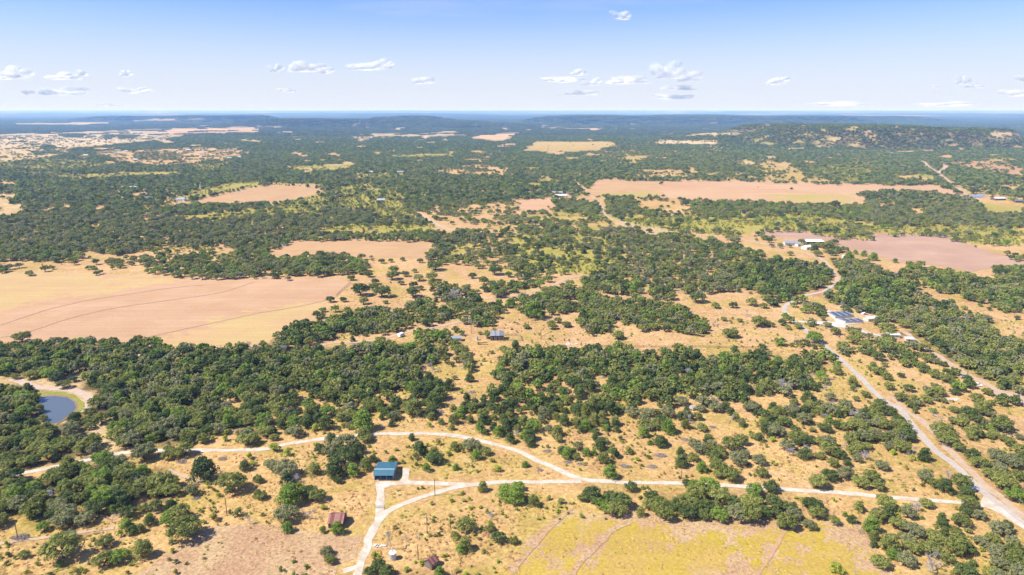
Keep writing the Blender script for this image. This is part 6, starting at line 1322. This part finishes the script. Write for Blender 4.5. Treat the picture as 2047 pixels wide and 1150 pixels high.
# ---- beyond 2.8 km: patches of canopy, 60 m across
LM['far'] = leaf_material('far_canopy', (0.055, 0.078, 0.032), (0.125, 0.145, 0.055), 1.3)
def patch_mesh(name, seed, n, tone):
    rg = np.random.default_rng(seed); P, NN, LV = [], [], []
    for k in range(n):
        a = rg.uniform(0, 6.28); q = math.sqrt(rg.uniform()) * 30; cx_, cy_ = q * math.cos(a), q * math.sin(a); R_ = rg.uniform(4, 6.5); H_ = rg.uniform(2.6, 4.6)
        d = rg.normal(size=(26, 3)); d /= np.linalg.norm(d, axis=1, keepdims=True); d[:, 2] = np.abs(d[:, 2])
        P.append(np.array([cx_, cy_, .3]) + d * np.array([R_, R_, H_])); NN.append(d + rg.normal(size=(26, 3)) * .3); LV.append(np.full(26, rg.uniform()))
    P, NN, LV = np.concatenate(P), np.concatenate(NN), np.concatenate(LV); NN /= np.linalg.norm(NN, axis=1, keepdims=True)
    return mesh_from_leaves(name, P, NN, LV, 4.2, rg, LM[tone])
pc = bpy.data.collections.new('woodland_patches'); q = 0
for n_, tone in ((26, 'far'), (26, 'far'), (30, 'far'), (24, 'dark'), (10, 'far'), (12, 'dark'), (9, 'far'), (14, 'far')):
    pc.objects.link(bpy.data.objects.new(f'patch_{q:03d}', patch_mesh('patch', 200 + q, n_, tone))); q += 1
rg = np.random.default_rng(77); PX, PY = [], []
y = 4300.0
while y < 12500:
    sp = 36 + (y - 2800) * .0035
    xs = np.arange(-y * .82 - 150, y * .82 + 150, sp); PX.append(xs + rg.uniform(-.5, .5, len(xs)) * sp); PY.append(np.full(len(xs), y) + rg.uniform(-.5, .5, len(xs)) * sp); y += sp
PX, PY = np.concatenate(PX), np.concatenate(PY); PZ = terrain(PX, PY); i, j = lookup(PX, PY, PZ + 1.5, .7); d = DEN[i, j]
nn = fbm(PX / 140, PY / 260, 33, 3); nn = np.clip((nn - .5) * 2 + .5, 0, 1) * .6 + rg.uniform(0, 1, len(PX)) * .4
keep = nn < np.where(d > .9, 1.0, d * 1.0); keep &= d > 0.04
thin = rg.uniform(0, 1, len(PX)) > (d - .1) * 1.15
pick = np.where(thin, rg.integers(4, 8, len(PX)), rg.integers(0, 4, len(PX)))
sc_ = rg.uniform(.85, 1.15, len(PX)) * (1 + (PY - 2800) / 14000)
scatter('distant_woods', np.stack([PX, PY, PZ], 1)[keep], rg.uniform(0, 6.28, keep.sum()), np.stack([sc_, sc_, sc_], 1)[keep], pick[keep], pc, 'woods covering the distant plain and hills'); print('patches', keep.sum())

# ---- tussocks of dry grass and weeds on the near ground
tc_ = bpy.data.collections.new('tussock_kinds')
TM = [leaf_material('straw_tussock', (0.33, 0.225, 0.09), (0.43, 0.32, 0.13)), leaf_material('brown_tussock', (0.22, 0.13, 0.07), (0.34, 0.21, 0.11)), leaf_material('weed_tussock', (0.15, 0.16, 0.03), (0.24, 0.23, 0.045)), leaf_material('yellow_tussock', (0.30, 0.245, 0.03), (0.38, 0.31, 0.05))]
for q in range(4):
    rgq = np.random.default_rng(300 + q); n = 30; d_ = rgq.normal(size=(n, 3)); d_ /= np.linalg.norm(d_, axis=1, keepdims=True); d_[:, 2] = np.abs(d_[:, 2])
    P = d_ * np.array([.75, .75, .45]); tc_.objects.link(bpy.data.objects.new(f'tuft_{q}', mesh_from_leaves('tuft', P, (d_ + rgq.normal(size=(n, 3)) * .4), rgq.uniform(0, 1, n), .42, rgq, TM[q])))
n = 60000; rg = np.random.default_rng(9); yy = 150 + 420 * rg.uniform(0, 1, n) ** 1.35; xx = rg.uniform(-1, 1, n) * (yy * .80 + 90)
i, j = lookup(xx, yy, 0.0, 1.4); tn = TIN[i, j]; cl = fbm(xx / 14, yy / 14, 15, 3); u_, v_ = proj(xx, yy, 0)
keep = ~((v_ > 1035) & (u_ > 1040) & (u_ < 1800) & (rg.uniform(0, 1, n) < .75)) & (cl > .47) & ~blocked(xx, yy) & (tn != TN.index('pale'))
u_, v_ = proj(xx, yy, 0); pond_px = ((u_ - 110) / 60) ** 2 + ((v_ - 818) / 42) ** 2 < 1; keep &= ~pond_px
hayf = (v_ < 700) & (u_ < 660) & (DEN[i, j] < .5); keep &= ~hayf; keep &= ~((v_ > 1060) & (u_ > 300) & (u_ < 700) & (rg.uniform(0, 1, n) < .7))
c2 = fbm(xx / 30, yy / 30, 25, 3); inyel = (v_ > 1035) & (u_ > 1040) & (u_ < 1800)
pk = np.where(c2 > .60, 1, np.where(c2 < .42, 2, 0)); pk = np.where(rg.uniform(0, 1, n) < .3, 0, pk); pk = np.where(inyel & (pk != 0), 3, pk)
s_ = rg.uniform(.4, .95, n)
scatter('dry_tussocks', np.stack([xx, yy, xx * 0], 1)[keep], rg.uniform(0, 6.28, keep.sum()), np.stack([s_, s_, s_ * rg.uniform(.5, 1, n)], 1)[keep], pk[keep], tc_, 'tussocks of dry grass and weeds'); print('tussocks', keep.sum(), 'trees', len(trees), 'chosen', len(chosen))
# ------------------------------------------------------------------ haze
hb = MB().box(-60000, 60000, -800, 76000, -60, 262)
m_haze = bpy.data.materials.new('haze'); m_haze.use_nodes = True; nt = m_haze.node_tree; nt.nodes.clear()
pv = N(nt, 'ShaderNodeVolumePrincipled'); pv.inputs['Color'].default_value = (0.22, 0.45, 1.0, 1); pv.inputs['Density'].default_value = HAZE
pv.inputs['Absorption Color'].default_value = (1, 1, 1, 1)
pv.inputs['Anisotropy'].default_value = 0.0
mo = N(nt, 'ShaderNodeOutputMaterial'); nt.links.new(pv.outputs[0], mo.inputs['Volume'])
hz_o = hb.build('haze', m_haze); struct(hz_o, 'thin blue summer haze', 'stuff')
# ------------------------------------------------------------------ small fair weather clouds, 18 km off, each a few nested shells of thin vapour
m_cloud = bpy.data.materials.new('cloud_vapour'); m_cloud.use_nodes = True; nt = m_cloud.node_tree; nt.nodes.clear()
df = N(nt, 'ShaderNodeBsdfDiffuse', Color=(1, 1, 1, 1)); tl = N(nt, 'ShaderNodeBsdfTranslucent', Color=(1, 1, 1, 1)); tp = N(nt, 'ShaderNodeBsdfTransparent')
m1 = N(nt, 'ShaderNodeMixShader'); m1.inputs[0].default_value = 0.82; m2 = N(nt, 'ShaderNodeMixShader'); m2.inputs[0].default_value = 0.86; mo = N(nt, 'ShaderNodeOutputMaterial')
tcc = N(nt, 'ShaderNodeTexCoord'); cn = N(nt, 'ShaderNodeTexNoise', Scale=0.006, Detail=6.0, Roughness=0.6); mrc = N(nt, 'ShaderNodeMapRange')
for a_, b_ in (('From Min', .36), ('From Max', .62), ('To Min', .985), ('To Max', .84)): mrc.inputs[a_].default_value = b_
nt.links.new(tcc.outputs['Object'], cn.inputs['Vector']); nt.links.new(cn.outputs[0], mrc.inputs['Value']); nt.links.new(mrc.outputs[0], m2.inputs[0])
nt.links.new(df.outputs[0], m1.inputs[1]); nt.links.new(tl.outputs[0], m1.inputs[2]); nt.links.new(m1.outputs[0], m2.inputs[1]); nt.links.new(tp.outputs[0], m2.inputs[2]); nt.links.new(m2.outputs[0], mo.inputs[0])
CL = [(80,153,26,13,'bright peaked cloud low in the west sky'),(52,158,16,5,'faint wisp just west of the peaked cloud'),(162,156,30,8,'flat pale cloud east of the peaked cloud'),(197,151,12,7,'small puff at the end of the flat pale cloud'),(90,187,12,7,'tiny bright puff under the peaked cloud'),(160,187,34,9,'long bright cloud beside the tiny puff'),(124,188,11,6,'small round puff touching the long bright cloud'),(293,184,26,8,'pale flat cloud above the western hills'),(285,151,12,8,'faint high puff between the western clouds'),
      (573,141,12,9,'small soft puff beside the large white cloud'),(632,139,30,13,'large white cloud over the middle hills, western one of the pair'),(668,145,16,7,'thin tail of the large white cloud'),(752,135,34,13,'large white cloud, eastern one of the pair'),(783,134,14,8,'faint edge puff of the eastern large cloud'),(850,164,22,10,'lone small white cloud under the large pair'),(590,183,14,5,'faint flake near the skyline under the pair'),
      (1233,36,19,9,'single high wisp alone in the blue'),(1150,148,13,8,'small puff crowning the broad cloud bank'),(1120,163,34,7,'thin grey layer west in the broad cloud bank'),(1178,168,20,7,'bright knot in the broad cloud bank'),(1153,189,37,8,'flat bright cloud under the broad bank'),(1240,165,40,8,'middle layer of the broad cloud bank'),(1322,150,26,18,'highest billow of the broad cloud bank'),(1360,158,36,14,'eastern billow of the broad cloud bank'),(1345,178,32,6,'thin shelf under the eastern billow'),(1332,196,35,7,'flat bright cloud close to the skyline'),
      (1528,166,24,9,'lone white cloud between the bank and the east'),(1892,165,14,9,'small white puff in the east sky'),(1912,174,16,4,'thin wisp under the eastern puff'),(2018,162,20,8,'white cloud at the eastern edge'),(1835,174,8,4,'tiny pale flake in the east sky'),(1995,190,34,7,'long pale cloud low at the eastern edge'),(1850,211,56,5,'long flat cloud resting on the eastern skyline'),(1650,210,60,5,'long faint cloud resting on the skyline'),(250,212,20,4,'faint flake above the western skyline')]
CD = 18000.0
bmi = bmesh.new(); bmesh.ops.create_icosphere(bmi, subdivisions=4, radius=1); IV = np.array([v.co[:] for v in bmi.verts]); IF = np.array([[v.index for v in f.verts] for f in bmi.faces]); bmi.free()
for u, v, hw, hh, lab in CL:
    rgc = np.random.default_rng(int(u * 7 + v)); sxz = CD / FOC
    th = math.atan((575 - v) / FOC) - PITCH; zc = CAM_H + CD * math.tan(th); xc = (u - 1023.5) / FOC * CD * (CT + 0)  / 1.0 * 1.03
    a, c = hw * sxz, hh * sxz
    lumps = [(rgc.uniform(-.75, .75), rgc.uniform(-.4, .4), rgc.uniform(-.1, .45)) for _ in range(6)]
    V, F = [], []
    # radius of the union of lumps seen from the centre
    rad = np.full(len(IV), 0.38)
    for lx, ly, lz in lumps:
        lr = rgc.uniform(.32, .5) * (1 - .45 * abs(lx)); dd = IV @ np.array([lx, ly, lz]); q = dd ** 2 - (lx * lx + ly * ly + lz * lz - lr * lr); hit = q > 0
        rad = np.maximum(rad, np.where(hit, dd + np.sqrt(np.maximum(q, 0)), 0))
    sh = rgc.integers(0, 999)
    wob = fbm(IV[:, 0] * 3 + 10 + sh, IV[:, 2] * 3 + IV[:, 1] * 2 + 7, 3, 4)
    for k, s in enumerate((1.08, 1.0, .9, .8, .7, .58, .45)):
        w2 = fbm(IV[:, 0] * 5 + 20 * k, IV[:, 2] * 5 + IV[:, 1] * 3 + sh, 8 + k, 3)
        P = IV * (rad * s * (.72 + .4 * wob + .3 * w2))[:, None]; P[:, 2] = np.where(P[:, 2] < -.18, -.18 + (P[:, 2] + .18) * .25, P[:, 2])
        V.append(P * np.array([a * 1.25, a * .8, c * 1.7])); F.append(IF + k * len(IV))
    o = obj('cloud', raw_mesh('cloud', np.concatenate(V), np.concatenate(F), m_cloud, True)); o.location = (xc, CD, zc); o['label'] = lab; o['category'] = 'cloud'; o['group'] = 'small fair weather clouds'
